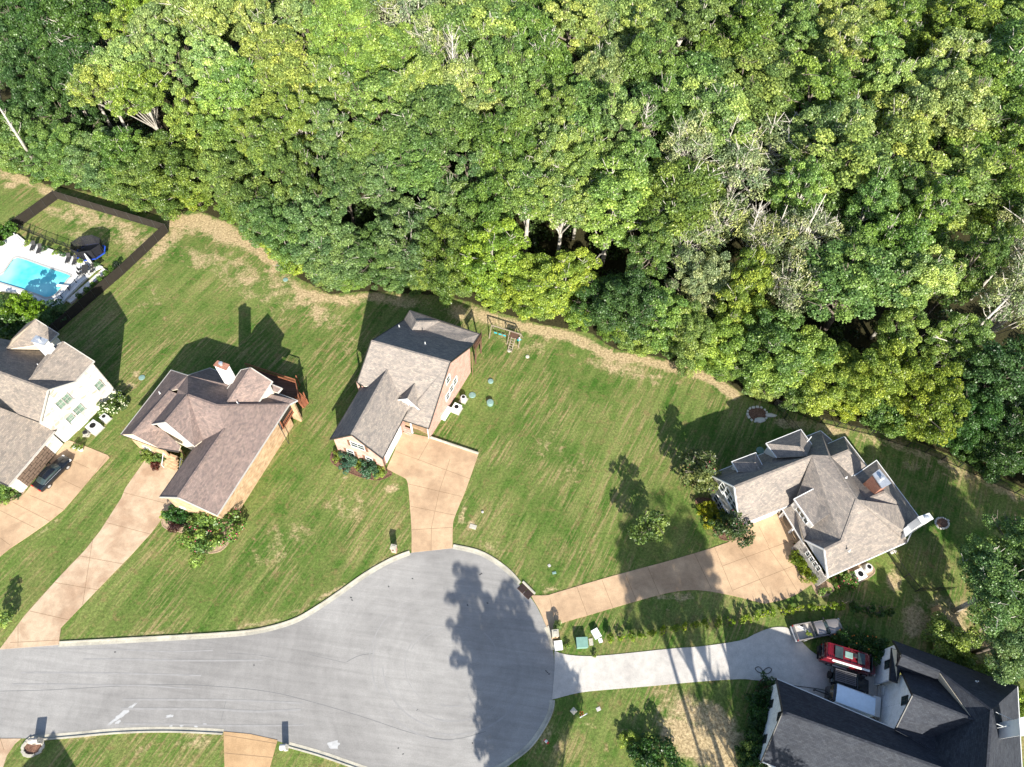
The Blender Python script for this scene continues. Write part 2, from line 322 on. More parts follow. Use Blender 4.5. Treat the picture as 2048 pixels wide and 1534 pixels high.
# ------------------------------------------------------------------ mesh helpers
COL = sc.collection
class MB:
    def __init__(s): s.v = []; s.f = []; s.m = []
    def poly(s, pts, m=0):
        b = len(s.v); s.v += [tuple(p) for p in pts]; s.f.append(tuple(range(b, b + len(pts)))); s.m.append(m)
    def prism(s, pts, dz, m=0, ms=None):          # pts = top loop; dz = depth below (Vector or number)
        dv = Vector((0, 0, -dz)) if isinstance(dz, (int, float)) else dz
        pts = [Vector(p) for p in pts]; b = len(s.v); n = len(pts)
        s.v += [tuple(p) for p in pts] + [tuple(p + dv) for p in pts]
        s.f.append(tuple(range(b, b + n))); s.m.append(m)
        s.f.append(tuple(b + n + i for i in reversed(range(n)))); s.m.append(m if ms is None else ms)
        for i in range(n):
            j = (i + 1) % n
            s.f.append((b + i, b + n + i, b + n + j, b + j)); s.m.append(m if ms is None else ms)
    def box(s, c, size, rot=0.0, m=0, ax=None):
        c = Vector(c)
        if ax is None:
            x = Vector((math.cos(rot), math.sin(rot), 0)); y = Vector((-math.sin(rot), math.cos(rot), 0)); z = Vector((0, 0, 1))
        else: x, y, z = ax
        x = x * size[0] / 2; y = y * size[1] / 2; z = z * size[2] / 2
        s.prism([c - x - y + z, c + x - y + z, c + x + y + z, c - x + y + z], -2 * z, m)
    def bar(s, a, b, w, h=None, m=0):
        a = Vector(a); b = Vector(b); d = (b - a); L = d.length
        if L < 1e-6: return
        d /= L; ref = Vector((0, 0, 1)) if abs(d.z) < 0.95 else Vector((1, 0, 0))
        x = d.cross(ref).normalized(); y = x.cross(d)
        s.box((a + b) / 2, (w, L, h or w), m=m, ax=(x, d, y))
    def tube(s, pts, rad, n=7, m=0, cap=True):
        pts = [Vector(p) for p in pts]; b = len(s.v)
        for i, p in enumerate(pts):
            d = (pts[min(i + 1, len(pts) - 1)] - pts[max(i - 1, 0)]).normalized()
            ref = Vector((0, 0, 1)) if abs(d.z) < 0.9 else Vector((1, 0, 0))
            x = d.cross(ref).normalized(); y = d.cross(x)
            r = rad[i] if isinstance(rad, (list, tuple)) else rad
            for k in range(n):
                a = 2 * math.pi * k / n; s.v.append(tuple(p + x * math.cos(a) * r + y * math.sin(a) * r))
        for i in range(len(pts) - 1):
            for k in range(n):
                k2 = (k + 1) % n
                s.f.append((b + i * n + k, b + i * n + k2, b + (i + 1) * n + k2, b + (i + 1) * n + k)); s.m.append(m)
        if cap:
            s.f.append(tuple(b + k for k in reversed(range(n)))); s.m.append(m)
            e = b + (len(pts) - 1) * n; s.f.append(tuple(e + k for k in range(n))); s.m.append(m)
    def lathe(s, c, prof, n=20, m=0):
        c = Vector(c); b = len(s.v)
        for (r, z) in prof:
            for k in range(n):
                a = 2 * math.pi * k / n; s.v.append((c.x + r * math.cos(a), c.y + r * math.sin(a), c.z + z))
        for i in range(len(prof) - 1):
            for k in range(n):
                k2 = (k + 1) % n
                s.f.append((b + i * n + k, b + i * n + k2, b + (i + 1) * n + k2, b + (i + 1) * n + k)); s.m.append(m)
        s.f.append(tuple(b + (len(prof) - 1) * n + k for k in range(n))); s.m.append(m)
        s.f.append(tuple(b + k for k in reversed(range(n)))); s.m.append(m)
    def build(s, name, mats, parent=None, smooth=False, bevel=0.0, recalc=True):
        me = bpy.data.meshes.new(name); me.from_pydata(s.v, [], s.f)
        if not isinstance(mats, (list, tuple)): mats = [mats]
        for m in mats: me.materials.append(m)
        me.polygons.foreach_set('material_index', s.m)
        if recalc:
            import bmesh
            bm = bmesh.new(); bm.from_mesh(me); bmesh.ops.recalc_face_normals(bm, faces=bm.faces); bm.to_mesh(me); bm.free()
        me.update()
        uvl = me.uv_layers.new(name='UVMap'); co = me.vertices
        for pl in me.polygons:
            n = pl.normal; u = Vector((0, 0, 1)).cross(n)
            if u.length < 0.05: u = Vector((1, 0, 0))
            u.normalize(); v = n.cross(u)
            for li in pl.loop_indices:
                p = co[me.loops[li].vertex_index].co; uvl.data[li].uv = (p.dot(u), p.dot(v))
        if smooth:
            me.polygons.foreach_set('use_smooth', [True] * len(me.polygons))
        o = bpy.data.objects.new(name, me); COL.objects.link(o)
        if parent: o.parent = parent
        if bevel:
            b = o.modifiers.new('bevel', 'BEVEL'); b.width = bevel; b.segments = 2; b.limit_method = 'ANGLE'
        return o
def tag(o, label=None, cat=None, group=None, kind=None):
    if label: o['label'] = label
    if cat: o['category'] = cat
    if group: o['group'] = group
    if kind: o['kind'] = kind
    return o
def thing(name, label, cat, group=None, loc=(0, 0, 0), rz_=0.0):
    o = bpy.data.objects.new(name, None); COL.objects.link(o); o.location = loc; o.rotation_euler = (0, 0, rz_)
    o.empty_display_size = 0.5
    return tag(o, label, cat, group)
def copy_tree(o, parent=None):
    c = o.copy(); COL.objects.link(c); c.parent = parent
    for ch in list(o.children): copy_tree(ch, c)
    return c
ORD = 'first second third fourth fifth sixth seventh eighth ninth tenth eleventh twelfth thirteenth fourteenth fifteenth sixteenth seventeenth eighteenth nineteenth twentieth'.split()
def ordn(i):
    if i < 20: return ORD[i]
    t = ['twenty', 'thirty', 'forty', 'fifty', 'sixty', 'seventy', 'eighty', 'ninety'][min(7, (i + 1) // 10 - 2)]; r = (i + 1) % 10
    return t + ' ' + ORD[r - 1] if r else {'twenty': 'twentieth', 'thirty': 'thirtieth', 'forty': 'fortieth', 'fifty': 'fiftieth', 'sixty': 'sixtieth', 'seventy': 'seventieth', 'eighty': 'eightieth', 'ninety': 'ninetieth'}[t]
def sheet(name, pts, z, mat, thick=0.0, holes=(), kind='structure', curve=0):
    loops = [[at(x, y, z) for x, y in pts]] + [[at(x, y, z) for x, y in h] for h in holes]
    mb = MB(); tris = tessellate_polygon(loops); flat = [p for l in loops for p in l]
    mb.v = [tuple(p) for p in flat]
    for t in tris:
        a, b, c = (flat[i] for i in t)
        mb.f.append(tuple(t) if (b - a).cross(c - a).z > 0 else tuple(reversed(t))); mb.m.append(0)
    if thick:
        for l in loops:
            for i in range(len(l)):
                a, b = l[i], l[(i + 1) % len(l)]; d = Vector((0, 0, thick)); mb.poly([a, b, b - d, a - d])
    o = mb.build(name, mat, recalc=False)
    if kind: o['kind'] = kind
    return o
def smoothpts(pts, n=6, closed=False):
    P = [Vector((x, y, 0)) for x, y in pts]; out = []
    L = len(P); rng = range(L) if closed else range(L - 1)
    for i in rng:
        p0 = P[(i - 1) % L] if closed or i > 0 else P[i]; p1 = P[i]; p2 = P[(i + 1) % L]; p3 = P[(i + 2) % L] if closed or i + 2 < L else P[(i + 1) % L]
        for k in range(n):
            t = k / n
            q = 0.5 * ((2 * p1) + (-p0 + p2) * t + (2 * p0 - 5 * p1 + 4 * p2 - p3) * t * t + (-p0 + 3 * p1 - 3 * p2 + p3) * t ** 3)
            out.append((q.x, q.y))
    if not closed: out.append(pts[-1])
    return out
def settle(root, loc):
    loc = Vector(loc); root.location = loc
    for ch in root.children: ch.location = ch.location - loc
# ------------------------------------------------------------------ ground with painted cover
EDGE = [(-400, 300), (0, 335), (60, 358), (110, 378), (200, 388), (300, 430), (345, 425), (400, 425), (480, 455), (540, 505), (600, 560), (660, 590), (740, 585), (830, 590), (900, 595), (950, 610), (1000, 628), (1080, 650), (1180, 668), (1230, 700), (1320, 718), (1400, 735), (1450, 765), (1500, 800), (1560, 815), (1640, 838), (1720, 858), (1800, 870), (1860, 895), (1930, 925), (2000, 955), (2060, 985), (2400, 1130), (3000, 1400)]
EX = np.array([e[0] for e in EDGE], float); EY = np.array([e[1] for e in EDGE], float)
def edge_y(x): return float(np.interp(x, EX, EY))
def make_ground():
    def axis(lo, hi, st, far):
        mid = np.arange(lo, hi + st, st); out = []; d = st
        x = lo
        while x > -far: d *= 1.6; x -= d; out.append(x)
        left = out[::-1]; out = []; d = st; x = mid[-1]
        while x < far: d *= 1.6; x += d; out.append(x)
        return np.concatenate([left, mid, out])
    xs = axis(-135, 150, 0.5, 2500); ys = axis(-12, 195, 0.5, 2500)
    nx, ny = len(xs), len(ys)
    X, Y = np.meshgrid(xs, ys); n = nx * ny
    co = np.zeros((n, 3), np.float32); co[:, 0] = X.ravel(); co[:, 1] = Y.ravel()
    idx = np.arange(n).reshape(ny, nx)
    q = np.stack([idx[:-1, :-1], idx[:-1, 1:], idx[1:, 1:], idx[1:, :-1]], -1).reshape(-1, 4)
    me = bpy.data.meshes.new('ground'); me.vertices.add(n); me.vertices.foreach_set('co', co.ravel())
    me.loops.add(q.size); me.loops.foreach_set('vertex_index', q.ravel().astype(np.int32))
    me.polygons.add(len(q)); me.polygons.foreach_set('loop_start', (np.arange(len(q)) * 4).astype(np.int32))
    me.polygons.foreach_set('loop_total', np.full(len(q), 4, np.int32)); me.update()
    # ground cover zones, surveyed on the ground plane
    W = co.astype(float); W[:, 2] -= HC
    M3 = np.array([XW, YW, UP]); c = W @ M3; z = np.maximum(c[:, 2], 1e-3)
    px = CX + F * c[:, 0] / z; py = CY + F * c[:, 1] / z
    ok = c[:, 2] > 5
    dry = np.zeros(n); lush_shade = np.zeros(n)
    def ell(a, cx, cy, rx, ry, ang, s):
        t = math.radians(ang); dx = px - cx; dy = py - cy
        u = (dx * math.cos(t) + dy * math.sin(t)) / rx; v = (-dx * math.sin(t) + dy * math.cos(t)) / ry
        np.maximum(a, s * np.clip(1.35 - np.sqrt(u * u + v * v), 0, 1) * ok, out=a)
    def strip(a, pts, w, s):
        for (x0, y0), (x1, y1) in zip(pts, pts[1:]):
            L = math.hypot(x1 - x0, y1 - y0); t = np.clip(((px - x0) * (x1 - x0) + (py - y0) * (y1 - y0)) / L / L, 0, 1)
            d = np.hypot(px - x0 - t * (x1 - x0), py - y0 - t * (y1 - y0))
            np.maximum(a, s * np.clip(1.4 - d / w, 0, 1) * ok, out=a)
    for e in [(30, 352, 60, 16, 15, .95), (90, 378, 60, 12, 22, .9), (20, 370, 16, 8, 0, .9), (120, 430, 60, 16, 20, .62), (200, 440, 120, 30, 20, .62), (270, 480, 60, 35, 20, .6), (170, 480, 60, 20, 20, .5), (390, 445, 70, 26, 8, 1.0), (450, 470, 60, 22, 25, 1.0), (520, 505, 60, 14, 28, .9), (330, 490, 50, 25, -45, .75), (300, 515, 40, 16, -40, .6),
              (450, 530, 80, 30, 15, .5), (560, 560, 60, 24, 45, .6), (620, 610, 60, 16, 20, .72), (690, 600, 50, 16, 0, .75), (590, 570, 40, 14, 40, .6), (800, 605, 80, 18, 5, .6), (930, 625, 50, 20, 15, .8), (560, 640, 60, 10, 20, .3), (500, 560, 130, 50, 35, .5), (620, 620, 110, 35, 20, .55), (420, 520, 90, 30, 10, .5), (300, 600, 60, 60, -40, .3), (700, 690, 40, 50, 0, .3), (1050, 690, 90, 25, 10, .4), (1250, 740, 120, 22, 14, .55), (560, 1090, 90, 50, -30, .42), (700, 1010, 60, 50, 0, .4), (1120, 900, 90, 90, 0, .3), (980, 1090, 60, 20, 30, .4), (1700, 1290, 90, 40, 10, .4),
              (270, 747, 12, 6, 0, .9), (263, 770, 12, 6, 20, .8), (785, 978, 20, 9, 0, .9), (795, 1098, 18, 12, 0, .8), (925, 1030, 8, 26, 12, .75), (945, 1050, 14, 10, 0, .8), (690, 955, 12, 6, 0, .6), (1100, 1180, 20, 6, -10, .7), (1075, 1165, 22, 7, 30, .5),
              (1000, 645, 40, 9, 8, .85), (1090, 668, 50, 10, 10, .9), (1170, 690, 45, 12, 20, 1.0), (1210, 705, 30, 12, 20, 1.0), (1290, 722, 50, 8, 12, .9), (1370, 738, 50, 10, 15, .85), (1430, 760, 35, 10, 35, .7), (1250, 745, 60, 12, 10, .45), (1100, 745, 30, 8, 20, .35),
              (1350, 1195, 60, 10, 0, .7), (1240, 1270, 30, 10, 0, .45), (1330, 1215, 30, 9, 0, .5), (1500, 1215, 60, 6, 8, .5), (1700, 1260, 60, 26, 10, .45), (1790, 1160, 22, 30, 0, .75), (1740, 1215, 60, 20, 10, .5), (1900, 1245, 60, 55, 0, .9), (1830, 1230, 30, 45, 0, .8), (1960, 1300, 60, 50, 0, .7), (1880, 1330, 50, 40, 0, .55),
              (1390, 1440, 90, 50, 20, 1.0), (1420, 1490, 100, 60, 20, 1.1), (1350, 1470, 40, 40, 0, .7), (1500, 1500, 50, 50, 0, .8), (1270, 1460, 40, 12, 10, .55), (1330, 1385, 60, 8, -4, .5), (1180, 1450, 30, 10, 20, .4), (1090, 1480, 50, 40, 0, .45), (1220, 1490, 40, 20, 0, .3), (1200, 1520, 30, 16, 0, .3),
              (390, 1480, 50, 24, 0, .7), (300, 1500, 60, 30, 0, .35), (150, 1475, 60, 10, -5, .45), (660, 1515, 60, 12, 15, .5), (160, 975, 20, 8, -50, .6), (95, 1055, 40, 6, -40, .6), (1665, 1050, 0.1, 0.1, 0, 0)]:
        ell(dry, *e)
    strip(dry, [(965, 632), (1050, 655), (1130, 672), (1180, 690), (1215, 708), (1290, 722), (1370, 738), (1420, 755), (1470, 790)], 13, 1.0)
    strip(dry, [(0, 345), (60, 364), (110, 384)], 10, .9); strip(dry, [(340, 440), (440, 450), (500, 490), (560, 530)], 16, 1.0); strip(dry, [(600, 590), (680, 600), (760, 592)], 12, .9)
    strip(dry, [(1560, 845), (1640, 858), (1720, 872), (1800, 890), (1880, 920), (2048, 1000)], 14, .6)
    strip(dry, [(1790, 930), (1870, 930), (1930, 960)], 16, .35)
    strip(dry, [(120, 1280), (300, 1268), (450, 1260), (560, 1240), (700, 1165), (790, 1110)], 6, .5)
    for e in [(1080, 880, 170, 110, 0, .6), (1180, 1000, 160, 110, 0, .5), (680, 1050, 70, 60, 0, .7), (480, 1180, 160, 60, -20, .8), (620, 880, 60, 100, 0, .6), (1450, 850, 150, 70, 10, 1.), (620, 720, 120, 60, -40, .8), (560, 740, 150, 60, 0, .7), (900, 860, 60, 60, 0, .7), (300, 700, 80, 90, 0, .6), (200, 1050, 120, 60, -45, .9), (350, 1180, 150, 60, -20, .8), (1180, 1100, 150, 60, -20, .4), (1080, 800, 160, 80, 0, .35), (1500, 1290, 60, 20, 0, .4), (1200, 1240, 60, 20, 0, .5), (60, 400, 80, 26, 0, .6), (1650, 1270, 100, 40, 0, .8), (1150, 1420, 60, 30, 0, .6), (1480, 1390, 40, 30, 0, .8)]:  # lush grass, plus one darker ellipse painted where the right house's shadow falls
        ell(lush_shade, *e)
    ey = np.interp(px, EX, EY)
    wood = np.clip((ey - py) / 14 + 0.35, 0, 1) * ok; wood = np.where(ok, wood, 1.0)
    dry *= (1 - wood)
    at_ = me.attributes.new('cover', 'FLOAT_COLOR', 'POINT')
    cc = np.ones((n, 4), np.float32); cc[:, 0] = dry; cc[:, 1] = wood; cc[:, 2] = lush_shade
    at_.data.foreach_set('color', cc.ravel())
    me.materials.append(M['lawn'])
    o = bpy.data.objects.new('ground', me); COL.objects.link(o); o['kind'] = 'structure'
make_ground()
# ------------------------------------------------------------------ road, kerbs, driveways
top_edge = smoothpts([(-160, 1310), (0, 1297), (117, 1289), (293, 1279.5), (440, 1271), (517, 1263), (586, 1244), (635, 1217), (684, 1184), (732, 1150), (781, 1122), (825, 1105), (865, 1097), (903, 1093.5), (952, 1104), (985, 1120), (1018, 1145), (1045, 1177), (1070, 1207), (1089, 1245), (1100, 1274), (1107, 1308), (1109, 1339), (1107, 1380), (1101, 1420), (1088, 1449), (1061, 1488), (1030, 1514), (995, 1536), (930, 1560), (850, 1566), (760, 1548), (700, 1527), (639, 1506), (581, 1490), (515, 1471), (447, 1463), (342, 1458.5), (239, 1461), (137, 1470), (68, 1476), (0, 1477), (-160, 1478)], 5)
sheet('road', top_edge, 0.02, M['asphalt'])
def kerb(pts, w=0.42, side=1, name='kerb'):
    P = [at(x, y, 0.0) for x, y in smoothpts(pts, 5)]; mb = MB()
    for zt, o0, o1 in ((0.035, 0.0, w), (0.13, w, w + 0.16)):
        A, B = [], []
        for i, p in enumerate(P):
            d = (P[min(i + 1, len(P) - 1)] - P[max(i - 1, 0)]).normalized(); nn = Vector((-d.y, d.x, 0)) * side
            A.append(p + nn * (o0 - w * 0.6)); B.append(p + nn * (o1 - w * 0.6))
        for i in range(len(P) - 1):
            u = Vector((0, 0, zt)); mb.poly([A[i] + u, A[i + 1] + u, B[i + 1] + u, B[i] + u])
            mb.poly([A[i], A[i + 1], A[i + 1] + u, A[i] + u]); mb.poly([B[i], B[i] + u, B[i + 1] + u, B[i + 1]])
    o = mb.build(name, M['kerb']); o['kind'] = 'structure'
kerb([(118, 1289), (293, 1279.5), (440, 1271), (517, 1263), (586, 1244), (635, 1217), (684, 1184), (732, 1150), (781, 1122), (820, 1106.5)])
kerb([(906, 1094), (952, 1104), (985, 1120), (1018, 1145), (1038, 1168)])
kerb([(1092, 1254), (1100, 1274), (1106, 1300)])
kerb([(1104, 1400), (1101, 1420), (1088, 1449), (1061, 1488), (1030, 1514), (995, 1536), (930, 1560)])
kerb([(760, 1548), (700, 1527), (639, 1506), (578, 1489)])
kerb([(447, 1463), (342, 1458.5), (239, 1461), (137, 1470), (66, 1476)])
def joints(mb, segs, z, w=0.05):
    for a, b in segs:
        A, B = at(*a, z), at(*b, z); d = (B - A).normalized(); n = Vector((-d.y, d.x, 0)) * w / 2
        mb.poly([A - n, B - n, B + n, A + n])
def driveway(name, pts, mat, segs, z=0.06, jm='joint'):
    o = sheet(name, pts, z, M[mat], 0.06)
    if segs:
        mb = MB(); joints(mb, segs, z + 0.004); mb.build('control_joint', M[jm], o)
driveway('driveway', [(-70, 1000), (0, 998), (20, 1003), (42, 992), (50, 986), (131, 884), (139, 881), (178, 895), (215, 910), (219, 915), (182, 956), (153, 990), (128, 1019), (100, 1042), (60, 1070), (18, 1098), (0, 1113), (-120, 1210)], 'tan',
         [(mz(800, 560), mz(980, 640)), (mz(690, 765), mz(890, 860)), (mz(330, 935), mz(700, 1090)), (mz(140, 1010), mz(550, 1220)), (mz(0, 1100), mz(380, 1290)), (mz(1000, 745), mz(1170, 510)), (mz(0, 1400), mz(110, 1480))])
driveway('driveway', [(-140, 1312), (0, 1297), (22, 1268), (49, 1231), (122, 1150), (170, 1100), (200, 1062), (243, 995), (250, 977), (292, 917), (330, 925), (372, 945), (450, 1005), (345, 1011), (326, 1034), (303, 1065), (262, 1110), (220, 1153), (122, 1255), (117, 1289.5), (0, 1298.5), (-140, 1314)], 'pinkcon',
         [((60, 1222), (139, 1240)), ((110, 1165), (198, 1180)), ((160, 1112), (247, 1128)), ((212, 1045), (300, 1068)), ((247, 985), (345, 1010)), ((36, 1251), (36, 1293)), ((185, 1080), (165, 1210)), ((20, 1285), (120, 1280))])
driveway('driveway', smoothpts([(773, 937.5), (806, 954)], 2) + smoothpts([(806, 954), (815, 965), (820, 1015), (823, 1062), (823, 1105)], 4)[1:] + smoothpts([(905, 1096), (905.5, 1054.6), (909, 1035), (921.6, 1003.8), (933, 976), (956.8, 908)], 3) + [(857, 874), (800, 862), (790, 900)], 'tan',
         [(c6(780, 425), c6(1540, 705)), (c6(900, 755), c6(1450, 885)), (c6(930, 985), c6(1400, 1080)), (c6(935, 1225), c6(1355, 1200)), (c6(1120, 310), c6(1000, 520)), (c6(1330, 500), c6(1220, 830)), (c6(1220, 830), c6(1140, 1200)), (c6(1140, 1200), c6(1135, 1440))])
driveway('driveway', smoothpts([(1062, 1190.5), (1093, 1190.5), (1114, 1184.6), (1198, 1159.6), (1277, 1137.7), (1343, 1120), (1455, 1085), (1483, 1060)], 3) + [(1476, 1030), (1560, 1010), (1584, 1060), (1592, 1107), (1630, 1164)] + smoothpts([(1630, 1164), (1585, 1193), (1541, 1205), (1524, 1206), (1469, 1192), (1397, 1180), (1340, 1185), (1281, 1200), (1177, 1230.5), (1123, 1247), (1106, 1266)], 3)[1:] + [(1093, 1253), (1079, 1220), (1070, 1205)], 'tan',
         [(fz(430, 370), fz(490, 620)), (fz(690, 260), fz(790, 530)), (fz(930, 190), fz(1035, 460)), (fz(1155, 140), fz(1265, 400)), (fz(1365, 60), fz(1480, 330)), (rz(170, 1140), rz(290, 1390)), (rz(310, 1095), rz(440, 1410)), (rz(370, 1225), rz(860, 1045)), (rz(440, 1395), rz(900, 1210)), (rz(470, 1075), rz(590, 1260)), (rz(680, 1090), rz(800, 1260)), (rz(590, 1260), rz(700, 1450)), (rz(800, 1260), rz(900, 1420)), (rz(620, 950), rz(690, 1090))])
driveway('driveway', smoothpts([(1109, 1301), (1127, 1308), (1166, 1312), (1218, 1310), (1344, 1297), (1400, 1293), (1480, 1281), (1508, 1268.7), (1535, 1257.6), (1560, 1254), (1582, 1260), (1620, 1300), (1660, 1325)], 3) + [(1756, 1345), (1800, 1380), (1795, 1460), (1650, 1420), (1560, 1375)] + smoothpts([(1540, 1363), (1508, 1360), (1480, 1358), (1400, 1363), (1302, 1372), (1218, 1379), (1160, 1385), (1112, 1397)], 3) + [(1104, 1399), (1109, 1340)], 'white_con',
         [(fz(700, 930), fz(765, 1265)), (fz(950, 920), fz(1010, 1235)), (fz(1205, 890), fz(1265, 1215)), (fz(1430, 880), fz(1500, 1190)), (fz(1670, 860), fz(1740, 1170)), (fz(480, 1080), fz(680, 930)), (fz(480, 1100), fz(690, 1260)), (fz(560, 900), fz(485, 1080)), (wz(210, 280), wz(210, 650)), (wz(380, 290), wz(365, 700)), (wz(100, 320), wz(0, 560))], jm='trimgrey')
driveway('driveway', [(447, 1463), (500, 1468), (555, 1480), (540, 1534), (530, 1600), (452, 1600), (449, 1534)], 'orange_con', [((448, 1506), (545, 1515)), ((448, 1470), (552, 1487))])
driveway('driveway', [(-100, 1477), (42, 1477), (30, 1487), (14, 1510), (4, 1540), (-10, 1600), (-100, 1600)], 'pinkcon', [((0, 1476), (8, 1500))])
# crack seal lines and mineral stains worn into the asphalt
def ribbon(mb, pts, w, z):
    P = [at(x, y, z) for x, y in smoothpts(pts, 4)]
    for i in range(len(P) - 1):
        d = (P[i + 1] - P[i]); 
        if d.length < 1e-4: continue
        n = Vector((-d.y, d.x, 0)).normalized() * w / 2; mb.poly([P[i] - n, P[i + 1] - n, P[i + 1] + n, P[i] + n])
zA = zm(0, 1060, 2.048)
mb = MB()
ribbon(mb, [zA(0, 660), zA(200, 655), zA(480, 640), (zA(700, 633)), zA(880, 640), zA(1100, 662), zA(1300, 710), zA(1500, 770), zA(1700, 835), zA(1850, 858), zA(1990, 825)], 0.05, 0.024)
ribbon(mb, [zA(905, 785), zA(925, 700)], 0.05, 0.024); ribbon(mb, [zA(1420, 540), zA(1470, 515), zA(1530, 505)], 0.06, 0.024)
ribbon(mb, [zA(930, 505), zA(1040, 510), zA(1130, 525)], 0.03, 0.024); ribbon(mb, [zA(1420, 545), zA(1310, 520), zA(1270, 510)], 0.03, 0.024)
tag(mb.build('crack_sealant', M['crack']), kind='structure')
mb = MB(); rt = random.Random(8)
for k in range(13):
    w_ = rt.uniform(.05, .22); o_ = rt.uniform(-60, 60); r_a = rt.uniform(60, 165); a0 = rt.uniform(0, 5.5); al = rt.uniform(.5, 1.6); zz = .0225 + k * .0004
    ribbon(mb, [(905 + r_a * 1.08 * math.cos(a0 + al * i / 6), 1330 + r_a * math.sin(a0 + al * i / 6)) for i in range(7)], w_, zz)
for k in range(7):
    y = 1300 + k * 24 + rt.uniform(-8, 8); x0 = rt.uniform(0, 250); ribbon(mb, [(x0 + i * 90, y + (i * i) * rt.uniform(.1, .7)) for i in range(5)], rt.uniform(.06, .25), .028 + k * .0004)
tag(mb.build('tyre_mark', M['tyre']), kind='structure')
mb = MB()
def blob(mb, cx, cy, rx, ry, ang, z, n=18, seed=0):
    rnd = random.Random(seed + int(cx)); pts = []
    for i in range(n):
        a = 2 * math.pi * i / n; q = 1 + rnd.uniform(-0.28, 0.28); x = rx * q * math.cos(a); y = ry * q * math.sin(a); t = math.radians(ang)
        pts.append(at(cx + x * math.cos(t) - y * math.sin(t), cy + x * math.sin(t) + y * math.cos(t), z))
    mb.poly(list(reversed(pts)))
blob(mb, 244, 1429, 32, 4, -38, 0.024, 40); blob(mb, 236, 1444, 6, 3, -30, 0.024); blob(mb, 668, 1489, 12, 8, 0, 0.024); blob(mb, 340, 1432, 8, 3, -10, 0.024)
for x, y in ((342, 1453), (363, 1451), (392, 1453), (410, 1449)): blob(mb, x, y, 3.5, 2.5, 0, 0.024)
tag(mb.build('pavement_stain', M['patch']), kind='structure')
mb = MB(); rnd = random.Random(4)
for x, y in ((704, 1200), (702, 1195), (777, 1173), (963, 1147), (825, 1157), (508, 1330), (797, 1496), (806, 1508), (834, 1420), (1095, 1345), (1098, 1348), (1092, 1342), (945, 1486), (975, 1206), (935, 1210), (230, 1304), (960, 1149)): blob(mb, x, y, 1.8, 1.2, rnd.uniform(0, 180), 0.024, 8)
tag(mb.build('asphalt_spots', M['black']), kind='structure')
